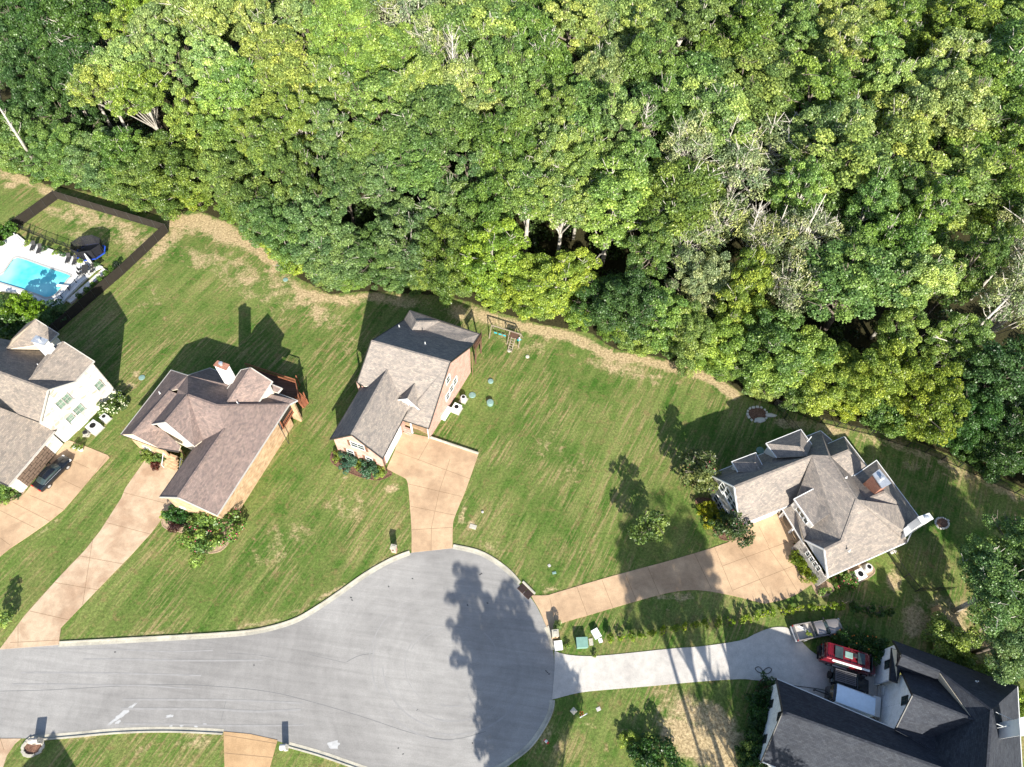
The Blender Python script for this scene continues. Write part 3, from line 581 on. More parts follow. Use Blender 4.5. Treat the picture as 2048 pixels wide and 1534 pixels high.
# ------------------------------------------------------------------ house builder
class House:
    def __init__(s, name, label, cat='house', roofmat='sh_grey', group=None, ov=0.35):
        s.root = thing(name, label, cat, group); s.V = {}; s.faces = []; s.rm = roofmat; s.walls = []; s.ov = ov; s.cap = []
    def v(s, z, fn=None, **kw):
        for k, q in kw.items():
            x, y = fn(*q) if fn else q
            if isinstance(z, (int, float)): p = at(x, y, z)
            elif z[0] == 'l':
                a, b = s.V[z[1]], s.V[z[2]]; p = on_plane(x, y, a, b, Vector((a.x, a.y, a.z + 5)))
            else: p = on_plane(x, y, *[s.V[t] for t in z[1:4]])
            s.V[k] = p
            if not isinstance(z, (int, float)) : pass
    def roof(s, *faces, mat=None, thick=0.16, name='roof', caps=(), capname='ridge_cap'):
        mb = MB()
        for f in faces:
            pts = [s.V[k] for k in f.split()]
            n = Vector((0, 0, 0))
            for i in range(len(pts)): n += pts[i].cross(pts[(i + 1) % len(pts)])
            if n.z < 0: pts.reverse()
            for t in tessellate_polygon([pts]):
                tp = [pts[i] for i in t]
                if (tp[1] - tp[0]).cross(tp[2] - tp[0]).z < 0: tp.reverse()
                mb.poly(tp); mb.poly([p - Vector((0, 0, thick)) for p in reversed(tp)], 1)
        o = mb.build(name, [M[mat or s.rm], M['cream']], s.root, recalc=False)
        if caps:
            for c in caps:
                cb = MB(); ks = c.split()
                for a, b in zip(ks, ks[1:]):
                    A, B = s.V[a] + Vector((0, 0, 0.03)), s.V[b] + Vector((0, 0, 0.03)); cb.bar(A, B, 0.26, 0.05)
                cb.build(capname, M[mat or s.rm], o)
        return o
    def fascia(s, mat, *chains, w=0.10, h=0.22, name='fascia'):
        for c in chains:
            mb = MB(); ks = c.split()
            for a, b in zip(ks, ks[1:]):
                A, B = s.V[a], s.V[b]; d = (B - A).normalized(); mb.bar(A - d * .04 + Vector((0, 0, -h / 2 + 0.035)), B + d * .04 + Vector((0, 0, -h / 2 + 0.035)), w, h)
            mb.build(name, M[mat], s.root)
    def wall(s, prof, mat, cen, inset=None, base=0.0, drop=0.2, endin=None, top=None, name='wall', raw=None):
        """prof: roof vertex names along the top; the wall stands inset from them towards cen."""
        inset = s.ov if inset is None else inset; endin = inset if endin is None else endin
        P = [s.V[k].copy() for k in prof.split()] if raw is None else [Vector(p) for p in raw]
        d = Vector((P[-1].x - P[0].x, P[-1].y - P[0].y, 0)).normalized(); nn = Vector((-d.y, d.x, 0))
        C = s.V[cen] if isinstance(cen, str) else Vector(cen)
        if (C - P[0]).dot(nn) < 0: nn = -nn
        def topz(t):
            ts = [(p - P[0]).dot(d) for p in P]
            for i in range(len(P) - 1):
                if ts[i] - 1e-6 <= t <= ts[i + 1] + 1e-6: f = (t - ts[i]) / max(1e-6, ts[i + 1] - ts[i]); return P[i].z * (1 - f) + P[i + 1].z * f
            return P[-1].z
        L = (P[-1] - P[0]).dot(d); ts = [endin] + [(p - P[0]).dot(d) for p in P[1:-1]] + [L - endin]
        o0 = P[0] + nn * inset; o0.z = 0
        tp = [(t, (topz(t) - drop) if top is None else top) for t in ts]
        pts = [o0 + d * t + Vector((0, 0, z)) for t, z in tp]
        loop = [o0 + d * ts[0] + Vector((0, 0, base))] + pts + [o0 + d * ts[-1] + Vector((0, 0, base))]
        mb = MB(); mb.prism(loop, nn * 0.2)
        o = mb.build(name, M[mat], s.root)
        w = dict(o=o0, d=d, out=-nn, L=L); s.walls.append(w); return w
    def hit(s, w, px, py, off=0.0):
        n = w['out']; d = to_world(_ray(px, py)); t = ((w['o'] + n * off - CAM).dot(n)) / d.dot(n); return CAM + d * t
    def window(s, w, p, W, H_, frame='white', glass='glass', cols=2, rows=2, shutter=None, sill=True):
        c = s.hit(w, *p); d, n = w['d'], w['out']; z = Vector((0, 0, 1)); mb = MB(); t = 0.055
        ax = (d, n, z)
        for sx in (-1, 1): mb.box(c + d * sx * (W / 2) + n * 0.04, (t, 0.1, H_ + t), ax=ax)
        for sz in (-1, 1): mb.box(c + z * sz * (H_ / 2) + n * 0.038, (W, 0.096, t), ax=ax)
        for i in range(1, cols): mb.box(c + d * (W * (i / cols - .5)) + n * 0.03, (0.035, 0.05, H_), ax=ax)
        for i in range(1, rows): mb.box(c + z * (H_ * (i / rows - .5)) + n * 0.033, (W, 0.056, 0.04), ax=ax)
        if sill: mb.box(c - z * (H_ / 2 + 0.09) + n * 0.07, (W + 0.24, 0.16, 0.07), ax=ax)
        f = mb.build('window', M[frame], s.root)
        pb = MB(); pb.box(c + n * 0.008, (W - .02, 0.03, H_ - .02), ax=ax); pb.build('pane', M[glass], f)
        if shutter:
            for sx in (-1, 1):
                sb = MB(); sb.box(c + d * sx * (W / 2 + 0.26) + n * 0.03, (0.36, 0.06, H_ + .1), ax=ax)
                for k in range(9): sb.box(c + d * sx * (W / 2 + 0.26) + n * 0.07 + z * ((k / 8 - .5) * (H_ - .1)), (0.28, 0.02, 0.03), ax=ax)
                sb.build('shutter', M[shutter], s.root)
    def panel(s, w, a, b, z0, z1, mat, name, thick=0.06, grid=None, off=0.03):
        """flat panel on wall w between two pixel points taken at height z0"""
        A = s.hit(w, *a); B = s.hit(w, *b); d, n = w['d'], w['out']
        ta, tb = (A - w['o']).dot(d), (B - w['o']).dot(d); c = w['o'] + d * (ta + tb) / 2 + n * off; c.z = (z0 + z1) / 2
        W = abs(tb - ta); mb = MB(); ax = (d, n, Vector((0, 0, 1))); mb.box(c, (W, thick, z1 - z0), ax=ax)
        if grid:
            nx, nz = grid
            for i in range(nx):
                for j in range(nz): mb.box(c + d * W * ((i + .5) / nx - .5) + n * (thick / 2 + .01) + Vector((0, 0, (z1 - z0) * ((j + .5) / nz - .5))), (W / nx * .82, 0.03, (z1 - z0) / nz * .72), ax=ax)
        return mb.build(name, M[mat], s.root)
    def pipe(s, px, py, ref, h=0.45, r=0.06, mat='white'):
        p = on_plane(px, py, *[s.V[t] for t in ref.split()]); mb = MB(); mb.tube([p - Vector((0, 0, .1)), p + Vector((0, 0, h))], r, 8)
        mb.lathe(p + Vector((0, 0, -.02)), [(r * 2.6, 0), (r * 1.3, .12)], 10); mb.build('vent_pipe', M[mat], s.root)
    def done(s, loc=None):
        ks = list(s.V.values()); c = sum(ks, Vector()) / len(ks); c.z = 0; settle(s.root, c if loc is None else loc)
def pathbox(mb, pts, w, h, m=0):
    for a, b in zip(pts, pts[1:]): mb.bar(a, b, w, h, m)
def chimney(h, corners, zt, zb, mat, cap='steel', flue=True, capmat=None, name='chimney', inset=0.0):
    P = [at(x, y, zt) for x, y in corners]; c = sum(P, Vector()) / len(P)
    if (P[1] - P[0]).cross(P[2] - P[1]).z < 0: P.reverse()
    mb = MB(); mb.prism([p.lerp(c, inset) for p in P], zt - zb); o = mb.build(name, M[mat], h.root)
    cb = MB(); cb.prism([p + (p - c) * 0.10 + Vector((0, 0, 0.12)) for p in P], 0.16); cb.build('chimney_cap', M[capmat or cap], o)
    if flue:
        fb = MB(); fb.lathe(c + Vector((0, 0, 0.12)), [(0.18, 0), (0.18, 0.32), (0.27, 0.34), (0.27, 0.44), (0.05, 0.5)], 12); fb.build('flue', M['steel'], o)
    return o
V3 = Vector
# ================================================================== house in the middle of the photo
h = House('brick_house', 'pink brick house with grey shingle roof and small white dormer, above the turning circle', 'house', 'sh_grey')
h.v(10.3, cz, a=(455, 410), b=(1090, 583)); h.v(3.1, cz, fr=(918, 1118)); h.v(4.1, cz, gR=(545, 1360), gL=(122, 1205), gb=(372, 787), gv=(745, 975))
h.v(('p', 'a', 'b', 'fr'), cz, fl=(340, 745), fm=(388, 772), f2=(708, 1050), g1=(585, 645), vl=(440, 780), db=(805, 750))
h.v(('l', 'gL', 'gR'), cz, g0=(295, 1168)); h.v(6.4, cz, rr=(1265, 450))
h.v(('p', 'a', 'b', 'rr'), cz, rl=(720, 240), r1=(780, 325), r2=(880, 325), r3=(1150, 410), r4=(1282, 428))
h.v(6.3, cz, q1=(765, 165)); h.v(5.8, cz, q3=(1015, 250), q4=(1330, 355)); h.v(7.4, cz, p2=(820, 255))
h.roof('a b fr f2 gv g1 vl fm fl', 'a b rr r4 r3 r2 r1 rl', 'g0 g1 gv gR', 'g0 g1 vl gb gL', 'rl q1 p2 r1', 'r1 p2 q3 r2', 'r2 q3 q4 r3', 'r3 q4 r4', 'q1 q3 p2', caps=('a b', 'g0 g1', 'p2 q3'))
h.fascia('darktrim', 'fl a', 'b fr', 'b rr', 'gL g0 gR', 'a rl', 'rl q1'); h.fascia('darktrim', 'gL gb', 'gR gv', 'f2 fr', 'f2 gv', 'fl fm', 'q1 q4 r4', name='gutter', w=0.14, h=0.16)
wr = h.wall('fr b rr', 'brick_pink', 'a', inset=0.12, endin=0.3)
for p in ((1073, 722), (1130, 735), (1100, 795), (1070, 855)): h.window(wr, cz(*p), 1.0, 1.5, cols=1, sill=False)
wf = h.wall('gL g0 gR', 'brick_pink', 'g1', inset=0.3)
h.window(wf, cz(345, 1257), 2.0, 1.35, cols=2, shutter='browntrim', sill=False); h.window(wf, cz(290, 1312), 1.0, 1.5, cols=1, shutter='browntrim', sill=False); h.window(wf, cz(441, 1370), 1.0, 1.5, cols=1, shutter='browntrim', sill=False)
ww = h.wall('gR gv', 'brick_pink', 'g0', inset=0.55, endin=0.3)
h.panel(ww, cz(578, 1398), cz(703, 1172), 0, 2.35, 'white', 'garage_door', grid=(8, 4))
h.wall('gL gb', 'brick_pink', 'g0', inset=0.3); h.wall('fl a rl', 'brick_pink', 'b', inset=0.3); h.wall('rl q1', 'brick_pink', 'r2'); h.wall('q1 q4', 'brick_pink', 'a', inset=1.6, drop=1.3); h.wall('fl gb', 'brick_pink', 'a', inset=.3)
wp = h.wall('f2 fr', 'brick_pink', 'a', inset=1.7, top=3.3); h.panel(wp, cz(800, 1100), cz(835, 1112), .4, 2.5, 'wooddark', 'front_door')
mb = MB(); mb.prism([at(*cz(x, y), .45) for x, y in ((715, 1075), (910, 1150), (950, 1080), (750, 1000))][::-1], .45); mb.build('porch_floor', M['tan'], h.root)
for k in range(3):
    mb = MB(); a, b = at(*cz(712 + 4 * k, 1118 + 14 * k), 0), at(*cz(785 - 2 * k, 1145 + 14 * k), 0); mb.bar(a + V3((0, 0, .36 - .12 * k)), b + V3((0, 0, .36 - .12 * k)), .34, .14); mb.build('step', M['brick_pink'], h.root)
mb = MB(); A, B = at(*cz(785, 1140), .45), at(*cz(925, 1182), .45)
for z in (.15, .9): mb.bar(A + V3((0, 0, z)), B + V3((0, 0, z)), .05)
for i in range(18): p = A.lerp(B, i / 17); mb.bar(p, p + V3((0, 0, .9)), .025)
mb.build('railing', M['browntrim'], h.root)
for t in (0, .97): mb = MB(); p = A.lerp(B, t); mb.bar(p - V3((0, 0, .45)), p + V3((0, 0, 2.5)), .22); mb.build('porch_column', M['white'], h.root)
# dormer
rf = cz(742, 879); h.V['df'] = V3(at(*rf, h.V['db'].z)); h.v(('p', 'a', 'b', 'fr'), cz, dl0=(668, 888), dr0=(838, 966), dlb=(716, 905), drb=(822, 966))
h.V['dl'] = at(*cz(668, 886), h.V['dl0'].z + .35); h.V['dr'] = at(*cz(838, 964), h.V['dr0'].z + .35)
h.roof('df db dl', 'df db dr', name='dormer_roof', thick=.1); h.fascia('white', 'dl df dr', w=.08, h=.14, name='dormer_trim')
wd = h.wall('dl df dr', 'white', 'db', inset=.25, base=4.2, endin=.45, drop=.12, name='dormer_wall'); h.window(wd, cz(770, 925), .5, .7, sill=False)
for p in ((680, 300), (890, 438)): h.pipe(*cz(*p), 'a b rr', .5)
for a, b in ((cz(1268, 500), 6.1), (cz(545, 1368), 3.9), (cz(915, 1120), 2.9)):
    mb = MB(); p = at(*a, b); mb.bar(p, V3((p.x, p.y, 0.1)), .09); mb.build('downpipe', M['browntrim'], h.root)
# rear timber deck on posts
mb = MB(); D = [at(*cz(x, y), 5.0) for x, y in ((1275, 445), (1338, 350), (1345, 395), (1292, 480))]; mb.prism(D, .3); mb.build('deck_floor', M['wooddark'], h.root)
for x, y in ((1298, 590), (1340, 508)):
    mb = MB(); p = at(*cz(x, y), 0); mb.bar(p, p + V3((0, 0, 4.9)), .2); mb.build('deck_post', M['wooddark'], h.root)
mb = MB()
for z in (.15, 1.0):
    mb.bar(D[1] + V3((0, 0, z)), D[2] + V3((0, 0, z)), .08); mb.bar(D[2] + V3((0, 0, z)), D[3] + V3((0, 0, z)), .08)
for i in range(14): p = D[1].lerp(D[2], i / 13); mb.bar(p, p + V3((0, 0, 1)), .03); p = D[2].lerp(D[3], i / 13); mb.bar(p, p + V3((0, 0, 1)), .03)
mb.build('deck_railing', M['wooddark'], h.root)
h.done()
# ================================================================== mauve roofed house
h = House('brick_house', 'tan brick house with a many-gabled mauve shingle roof and a tall white chimney', 'house', 'sh_mauve')
h.v(5.2, hz, J=(765, 1240), H1=(1305, 408), L=(335, 1100), H2=(1365, 378)); h.v(('l', 'L', 'J'), hz, K=(470, 1104))
h.v(('p', 'K', 'H1', 'J'), hz, V=(818, 590), Rr=(765, 415)); h.V['Rr'].z = h.V['Rr'].z
zr = h.V['Rr'].z; h.v(zr, hz, Rl=(545, 335), G0=(376, 540)); h.v(('p', 'K', 'V', 'L'), hz, x1=(660, 674)); h.v(6.3, hz, x2=(593, 722), y4=(275, 556)); h.v(6.6, hz, y1=(545, 190), y2=(470, 292), y3=(465, 326))
h.v(5.2, hz, L2=(588, 735)); h.v(('p', 'Rl', 'Rr', 'H1'), hz, e5=(710, 135), F2=(840, 395), s1b=(835, 297), s2b=(1075, 392))
h.v(4.3, hz, A=(45, 630), B=(420, 150), u=(335, 737)); h.v(6.8, hz, t0=(130, 628), t1=(410, 305)); h.v(4.9, hz, w1=(360, 600), w2=(490, 715)); h.v(4.2, hz, w3=(475, 762))
h.v(8.0, hz, s1=(945, 148), s2=(1177, 236)); h.v(('l', 's1', 's2'), hz, Fp=(1015, 132)); h.v(6.3, hz, k1=(1170, 255), k2=(1250, 287)); h.v(5.9, hz, k3=(1220, 320), k4=(1165, 305))
h.roof('K V Rr H1 J', 'K V x1 L2 L', 'Rl Rr H1 H2 e5 y1', 'V Rr Rl x1', 'G0 Rl x1 x2', 'G0 Rl y1 y2 y3 y4', 'A B t1 t0', 'B y1 y2 t1', 't0 t1 y3 y4 w1 u', 'A t0 u', 'u w1 w2 w3', 's1 Fp F2 s1b', 'Fp s2 s2b F2', 'k1 k2 k3 k4', caps=('K V', 'Rl Rr', 'G0 Rl', 't0 t1', 'Fp F2', 'Rr H1'))
h.fascia('trimgrey', 'L K J', 'J H1 H2', 'A B', 'B y1', 'y1 e5', 'y4 G0 x2', 's1 Fp s2', 's1 s1b', 's2 s2b', 'H2 e5', 'k1 k2 k3'); h.fascia('darktrim', 'A u', 'w3 u', 'L L2', name='gutter', w=.14, h=.16)
wl = h.wall('J H1', 'brick_tan', 'K', inset=.45); wf = h.wall('L K J', 'brick_tan', 'V', inset=.4)
h.wall('L L2', 'brick_tan', 'J', inset=.4); h.wall('A B', 'brick_tan', 'u', inset=.4); wa = h.wall('A u', 'brick_tan', 't1', inset=.4); h.wall('B y1', 'brick_tan', 't0'); h.wall('e5 H2', 'brick_tan', 'K'); h.wall('H1 H2', 'brick_tan', 'Rl')
wg = h.wall('y4 G0 x2', 'sidecream', 'Rl', inset=.35, base=2.5); h.wall('w3 u', 'brick_tan', 't1', inset=1.2); h.wall('s1 Fp s2', 'sidecream', 'F2', base=4, inset=.3, drop=.6); h.wall('s2 s2b', 'sidecream', 'F2', base=4, inset=.3)
h.window(wf, hz(508, 1180), .7, .5, sill=False); h.window(wa, hz(245, 740), 1.0, 1.4)
h.panel(wl, hz(1263, 640), hz(1378, 495), 2.2, 4.6, 'black', 'porch_shade_panel', thick=.04)  # flat black panel stands for the shaded inside of the screened porch
mb = MB(); A, B = h.hit(wl, *hz(1268, 600), .1), h.hit(wl, *hz(1350, 455), .1); A.z = B.z = 2.3
for z in (0, .9): mb.bar(A + V3((0, 0, z)), B + V3((0, 0, z)), .12)
for i in range(12): p = A.lerp(B, i / 11); mb.bar(p, p + V3((0, 0, .9)), .05)
for i in (0, 1): p = A.lerp(B, i); mb.bar(p - V3((0, 0, .2)), p + V3((0, 0, 2.5)), .14)
mb.build('porch_railing', M['woodred'], h.root)
mb = MB(); p = at(*hz(1228, 535), 5.0); q = at(*hz(1300, 700), 0.1); mb.tube([p, V3((q.x, q.y, 4.4)), q], .05, 6); mb.build('downpipe', M['darktrim'], h.root)
chimney(h, [hz(743, 116), hz(772, 84), hz(853, 112), hz(828, 150)], 10.3, 6.0, 'white', capmat='brick_red')
for p in ((338, 325), ): h.pipe(*hz(*p), 'A B t1')
h.pipe(*hz(920, 402), 'Rl Rr H1', .5)
for k in range(5):
    mb = MB(); a, b = at(*hz(388 - 4 * k, 790 + 19 * k), 0), at(*hz(488 - 4 * k, 830 + 19 * k), 0); u = V3((0, 0, .85 - .17 * k)); mb.bar(a + u, b + u, .36, .17); mb.build('step', M['brick_tan'], h.root)
for x0 in (362, 492):
    mb = MB(); a, b = at(*hz(x0, 770 + (x0 - 362) * .3), 1.6), at(*hz(x0 - 12, 860 + (x0 - 362) * .3), .9); mb.bar(a, b, .07); mb.bar(a, a - V3((0, 0, .8)), .07); mb.bar(b, b - V3((0, 0, .8)), .07); mb.build('railing', M['white'], h.root)
# rear deck and stair of red brown timber
mb = MB(); D = [at(*hz(x, y), 2.7) for x, y in ((985, 128), (1360, 250), (1385, 375), (1180, 300))]; mb.prism(D[::-1], .25); mb.build('deck_floor', M['wooddark'], h.root)
mb = MB()
for z in (.15, 1.0):
    mb.bar(D[0] + V3((0, 0, z)), D[1] + V3((0, 0, z)), .1); mb.bar(D[1] + V3((0, 0, z)), D[2] + V3((0, 0, z)), .1)
for i in range(40): p = D[0].lerp(D[1], i / 39); mb.bar(p, p + V3((0, 0, 1)), .04)
for i in range(12): p = D[1].lerp(D[2], i / 11); mb.bar(p, p + V3((0, 0, 1)), .04)
mb.build('deck_railing', M['woodred'], h.root)
mb = MB(); a, b = at(*hz(1375, 330), 2.7), at(*hz(1445, 395), 0.1); a2, b2 = at(*hz(1360, 375), 2.7), at(*hz(1412, 430), .1)
for p, q in ((a, b), (a2, b2)): mb.bar(p, q, .1, .25); mb.bar(p + V3((0, 0, .9)), q + V3((0, 0, .9)), .09); mb.bar(q, q + V3((0, 0, 1)), .12); mb.bar(p, p + V3((0, 0, 1)), .12)
for i in range(10): t = i / 9; mb.bar(a.lerp(b, t), a2.lerp(b2, t), .24, .05)
mb.build('deck_stair', M['woodred'], h.root)
for x, y in ((1385, 265), (1440, 390), (1408, 432)): mb = MB(); p = at(*hz(x, y), 0); mb.bar(p, p + V3((0, 0, 2.6)), .15); mb.build('deck_post', M['woodred'], h.root)
h.done()
# ================================================================== warm grey roofed house at the right
h = House('stone_house', 'grey stone house with broad warm grey roof and white trim at the long tan driveway', 'house', 'sh_right')
h.v(3.5, rz, e1=(275, 590), e2=(485, 945), e3=(865, 793), n1=(1050, 284), sl=(925, 1038), s1=(1100, 1308), s2=(1652, 1062), k1=(1735, 885), k2=(1440, 490), c0=(1100, 375), c1=(1215, 325), c2=(1387, 548), n2=(1128, 350))
h.v(('l', 'e1', 'e2'), rz, gA=(447, 675)); zg = h.V['gA'].z; h.v(zg, rz, gB=(990, 460), mA=(1110, 465)); h.v(zg + .25, rz, mB=(1300, 762)); h.v(('l', 'sl', 's1'), rz, gS=(1075, 1112)); h.v(h.V['gS'].z, rz, hB=(1195, 1053))
h.v(6.3, rz, R1=(1125, 468), hp=(1245, 420)); h.v(6.1, rz, R2=(1365, 766), hp2=(1490, 710)); h.v(5.0, rz, v9=(1610, 806), v8=(1635, 985)); h.v(4.6, rz, c3=(1265, 600), j0=(1285, 598))
h.v(('p', 'mA', 'mB', 'e3'), rz, d2=(1090, 642), d3=(1240, 770)); h.v(6.1, rz, d1=(865, 760), d4=(997, 946)); h.v(3.1, rz, p1=(785, 832), p2=(930, 1068)); h.v(4.3, rz, q1=(868, 800), q2=(968, 985), q3=(935, 1035))
h.roof('gA gB e3 e2', 'gA gB mA n1 e1', 'gB mA mB hB sl q2 q1 e3', 'mB hB gS s1 s2', 'hB gS sl', 'c0 c1 hp R1', 'c1 c2 hp', 'hp c2 c3 R1', 'mA mB R2 j0 c3 R1', 'j0 k2 hp2 R2', 'k2 k1 v9 hp2', 'R2 hp2 v9 v8 s2 mB', 'v9 k1 v8', 'n1 n2 c0 R1 mA', caps=('gA gB', 'gB mA mB', 'mB hB gS', 'mB s2', 'R1 hp', 'R2 hp2', 'hp2 v9'))
h.roof('d1 d2 d3 d4', name='shed_dormer_roof'); h.roof('p1 q1 q2 q3 p2', name='porch_roof')
h.fascia('white', 'e1 gA e2', 'e2 e3', 'e1 n1 n2', 'c0 c1 c2', 'k2 k1', 'sl gS s1', 's1 s2', 'd1 d4', 'd2 d1', 'p1 p2', 'c2 c3', 's2 k1', 'j0 k2')
we = h.wall('e2 gA e1', 'stone_grey', 'gB', inset=.35); wgd = h.wall('e2 e3', 'white', 'gA', inset=.45)
h.panel(wgd, rz(505, 968), rz(690, 898), 0, 2.4, 'white', 'garage_door', grid=(8, 4))
h.wall('sl gS s1', 'sidegrey', 'mB', inset=.35, base=3.2); h.wall('e1 n1', 'stone_grey', 'gA'); h.wall('n1 n2', 'stone_grey', 'gA'); h.wall('c0 c1', 'stone_grey', 'mA'); h.wall('c1 c2', 'stone_grey', 'mA'); h.wall('c2 c3', 'stone_grey', 'R1'); h.wall('k2 k1', 'stone_grey', 'mB'); h.wall('k2 j0', 'stone_grey', 'mB'); h.wall('k1 s2', 'stone_grey', 'mB')
ws = h.wall('s1 s2', 'stone_grey', 'mB'); wst = h.wall('s1 sl', 'stone_grey', 'mB', inset=-.1, top=3.1)
wdm = h.wall('d1 d4', 'stone_white', 'd2', inset=.35, base=4.0, endin=.1, name='dormer_wall'); h.wall('p1 p2', 'stone_grey', 'mB', inset=1.5, top=3.2)
for p in ((897, 836), (922, 872), (946, 910)): h.window(wdm, rz(*p), .62, .85, cols=1, rows=1, sill=False)
for p in ((962, 1140), (988, 1178), (1012, 1212), (1035, 1243)): h.window(wst, rz(*p), .5, 1.0, cols=1, sill=False)
for p in (r2(420, 865), r2(478, 925), r2(515, 1010), r2(560, 1085)): h.window(we, p, 1.0, 1.5, cols=1, glass='glass')
for p in (r2(345, 1010), r2(385, 1085), r2(415, 1150), r2(470, 1215)): h.window(we, p, 1.0, 1.5, cols=1, glass='glass')
mb = MB(); mb.prism([at(*rz(x, y), .25) for x, y in ((765, 875), (905, 1105), (955, 1090), (830, 850))], .25); mb.build('porch_floor', M['tan'], h.root)
for x, y in ((763, 888), (830, 995), (880, 1090)): mb = MB(); p = at(*rz(x, y), 0); mb.bar(p, p + V3((0, 0, 3.0)), .24); mb.build('porch_column', M['white'], h.root)
def hipdorm(h, P, zf, zp, base):
    a1, a2, a3, a6, a5, a7 = P; n = len(h.V)
    for k, q, z in (('1', a1, zf), ('2', a2, zf), ('3', a3, zp), ('6', a6, zp - .1), ('5', a5, zf - .05), ('7', a7, zf - .05)): h.V['dd%d_%s' % (n, k)] = at(*rz(*q), z)
    g = lambda s_: ' '.join('dd%d_%s' % (n, c) for c in s_)
    h.roof(g('123'), g('1365'), g('2367'), name='dormer_roof', thick=.12, caps=(g('36'),)); h.fascia('white', g('5127'), w=.08, h=.2, name='dormer_trim')
    h.wall(g('12'), 'white', g('6'), base=base, inset=.3, name='dormer_wall'); h.wall(g('15'), 'white', g('6'), base=base, inset=.3, name='dormer_wall'); h.wall(g('27'), 'white', g('6'), base=base, inset=.3, name='dormer_wall')
hipdorm(h, [(430, 500), (598, 437), (592, 505), (632, 572), (472, 570), (642, 520)], 5.6, 6.4, 3.6)
hipdorm(h, [(670, 372), (912, 275), (908, 393), (955, 460), (742, 470), (988, 378)], 5.8, 7.1, 3.6)
chimney(h, [rz(1415, 592), rz(1458, 560), rz(1535, 650), rz(1476, 682)], 8.0, 3.8, 'brick_red', capmat='steel')
chimney(h, [rz(1728, 888), rz(1802, 862), rz(1830, 900), rz(1756, 932)], 7.6, 0, 'white', capmat='white')
chimney(h, [rz(1628, 970), rz(1722, 900), rz(1752, 928), rz(1642, 1022)], 5.0, 0, 'white', capmat='acgrey', flue=False, name='chimney_shoulder')
h.pipe(*rz(1228, 610), 'mA mB s2', .3); h.pipe(*rz(1248, 1122), 'hB s1 s2', .4); h.pipe(*rz(935, 385), 'gA gB n1', 2.4)
h.done()
# ================================================================== white house with charcoal roof
h = House('white_house', 'white sided house with a charcoal shingle roof around a courtyard of parked vehicles', 'house', 'sh_dark')
h.v(3.1, wz, wa=(262, 640), wc=(155, 1238)); h.v(('l', 'wa', 'wc'), wz, pk=(308, 880)); zk = h.V['pk'].z; h.v(zk, wz, wB=(1560, 1325)); h.v(3.1, wz, wd=(1300, 1700))
h.v(('p', 'pk', 'wB', 'wa'), wz, wm=(1122, 1004), wo=(1405, 1172), wq=(1490, 1285))
h.v(5.0, wz, c1=(1160, 577), c2=(1120, 1008)); h.v(('l', 'c1', 'c2'), wz, pk2=(1245, 757)); z2 = h.V['pk2'].z
h.v(z2, wz, rb=(1685, 935)); h.v(7.3, wz, m1=(1440, 590)); h.v(9.4, wz, m2=(1812, 866), m3=(1775, 1400)); h.v(5.6, wz, cv=(1435, 655)); h.v(5.0, wz, cw=(1410, 1062))
h.v(4.4, wz, n0=(1105, 366), n1=(2002, 697), e1=(2040, 1400)); h.v(7.3, wz, n2=(1163, 470)); h.v(5.6, wz, n3=(1130, 548)); h.v(('p', 'pk', 'wB', 'wa'), wz, c3=(1245, 1076))
h.v(4.6, wz, t1=(1094, 420)); h.v(5.8, wz, t2=(1136, 430)); h.v(4.6, wz, t3=(1082, 648), t4=(1135, 668)); h.v(5.6, wz, t5=(1135, 545))
h.roof('pk wB wq wo wm wa', 'pk wB wd wc', 'c1 pk2 rb cv', 'pk2 rb cw c3 c2', 'm1 m2 m3 wq wo cw rb cv', 'c3 cw wo', 'c2 c3 wm', 'n0 n1 m2 m1 n2', 'n2 m1 cv n3', 'n3 cv c1', 'm2 n1 e1 m3', caps=('pk wB', 'pk2 rb', 'n2 m1', 'm1 m2 m3'))
h.roof('t1 t2 t5 t4 t3', 't5 n3 c1 t4', name='pent_roof')
h.fascia('black', 'wa pk wc', 'c1 pk2 c2', 'n0 n2 n3', 'n0 n1', 't1 t3 t4'); h.fascia('white', 'wc wd', 'n1 e1', 'wa wm', w=.08, h=.18, name='gutter')
w1 = h.wall('wa pk wc', 'siding', 'wB', inset=.3); h.wall('wa wm', 'siding', 'pk', inset=.4); h.wall('wc wd', 'siding', 'pk'); w2 = h.wall('c1 pk2 c2', 'siding', 'rb', inset=.3); w3 = h.wall('n0 n2 n3', 'siding', 'm1', inset=.3); h.wall('n0 n1', 'siding', 'm2'); h.wall('n1 e1', 'siding', 'm2')
w4 = h.wall('t1 t3', 'siding', 'm1', inset=.3); h.wall('t3 t4', 'siding', 'n2', inset=.3)
for p in ((228, 822), (285, 912), (182, 1075)): h.window(w1, wz(*p), .85, .95, 'black', sill=False)
h.window(w2, wz(1190, 797), .9, 1.3, 'black', sill=False); h.window(w4, wz(1070, 535), .9, 1.5, 'black', sill=False)
chimney(h, [wz(2010, 930), wz(2070, 915), wz(2085, 1040), wz(2020, 1050)], 11.0, 4, 'white', capmat='white', flue=False)
h.pipe(*wz(1706, 662), 'n0 n1 m2', .35); h.pipe(*wz(1905, 990), 'm2 n1 m3', .5)
for a, b in (((1030, 690), (1035, 760)), ((1040, 765), (1120, 745)), ((1035, 935), (1105, 920)), ((985, 770), (975, 915))):
    mb = MB(); mb.bar(at(*wz(*a), .55), at(*wz(*b), .55), .3 if a[0] != 985 else .8, .5); mb.build('porch_wall', M['white'], h.root)
mb = MB(); mb.prism([at(*wz(x, y), .3) for x, y in ((1000, 680), (975, 930), (1110, 950), (1140, 690))], .3); mb.build('porch_floor', M['trimgrey'], h.root)
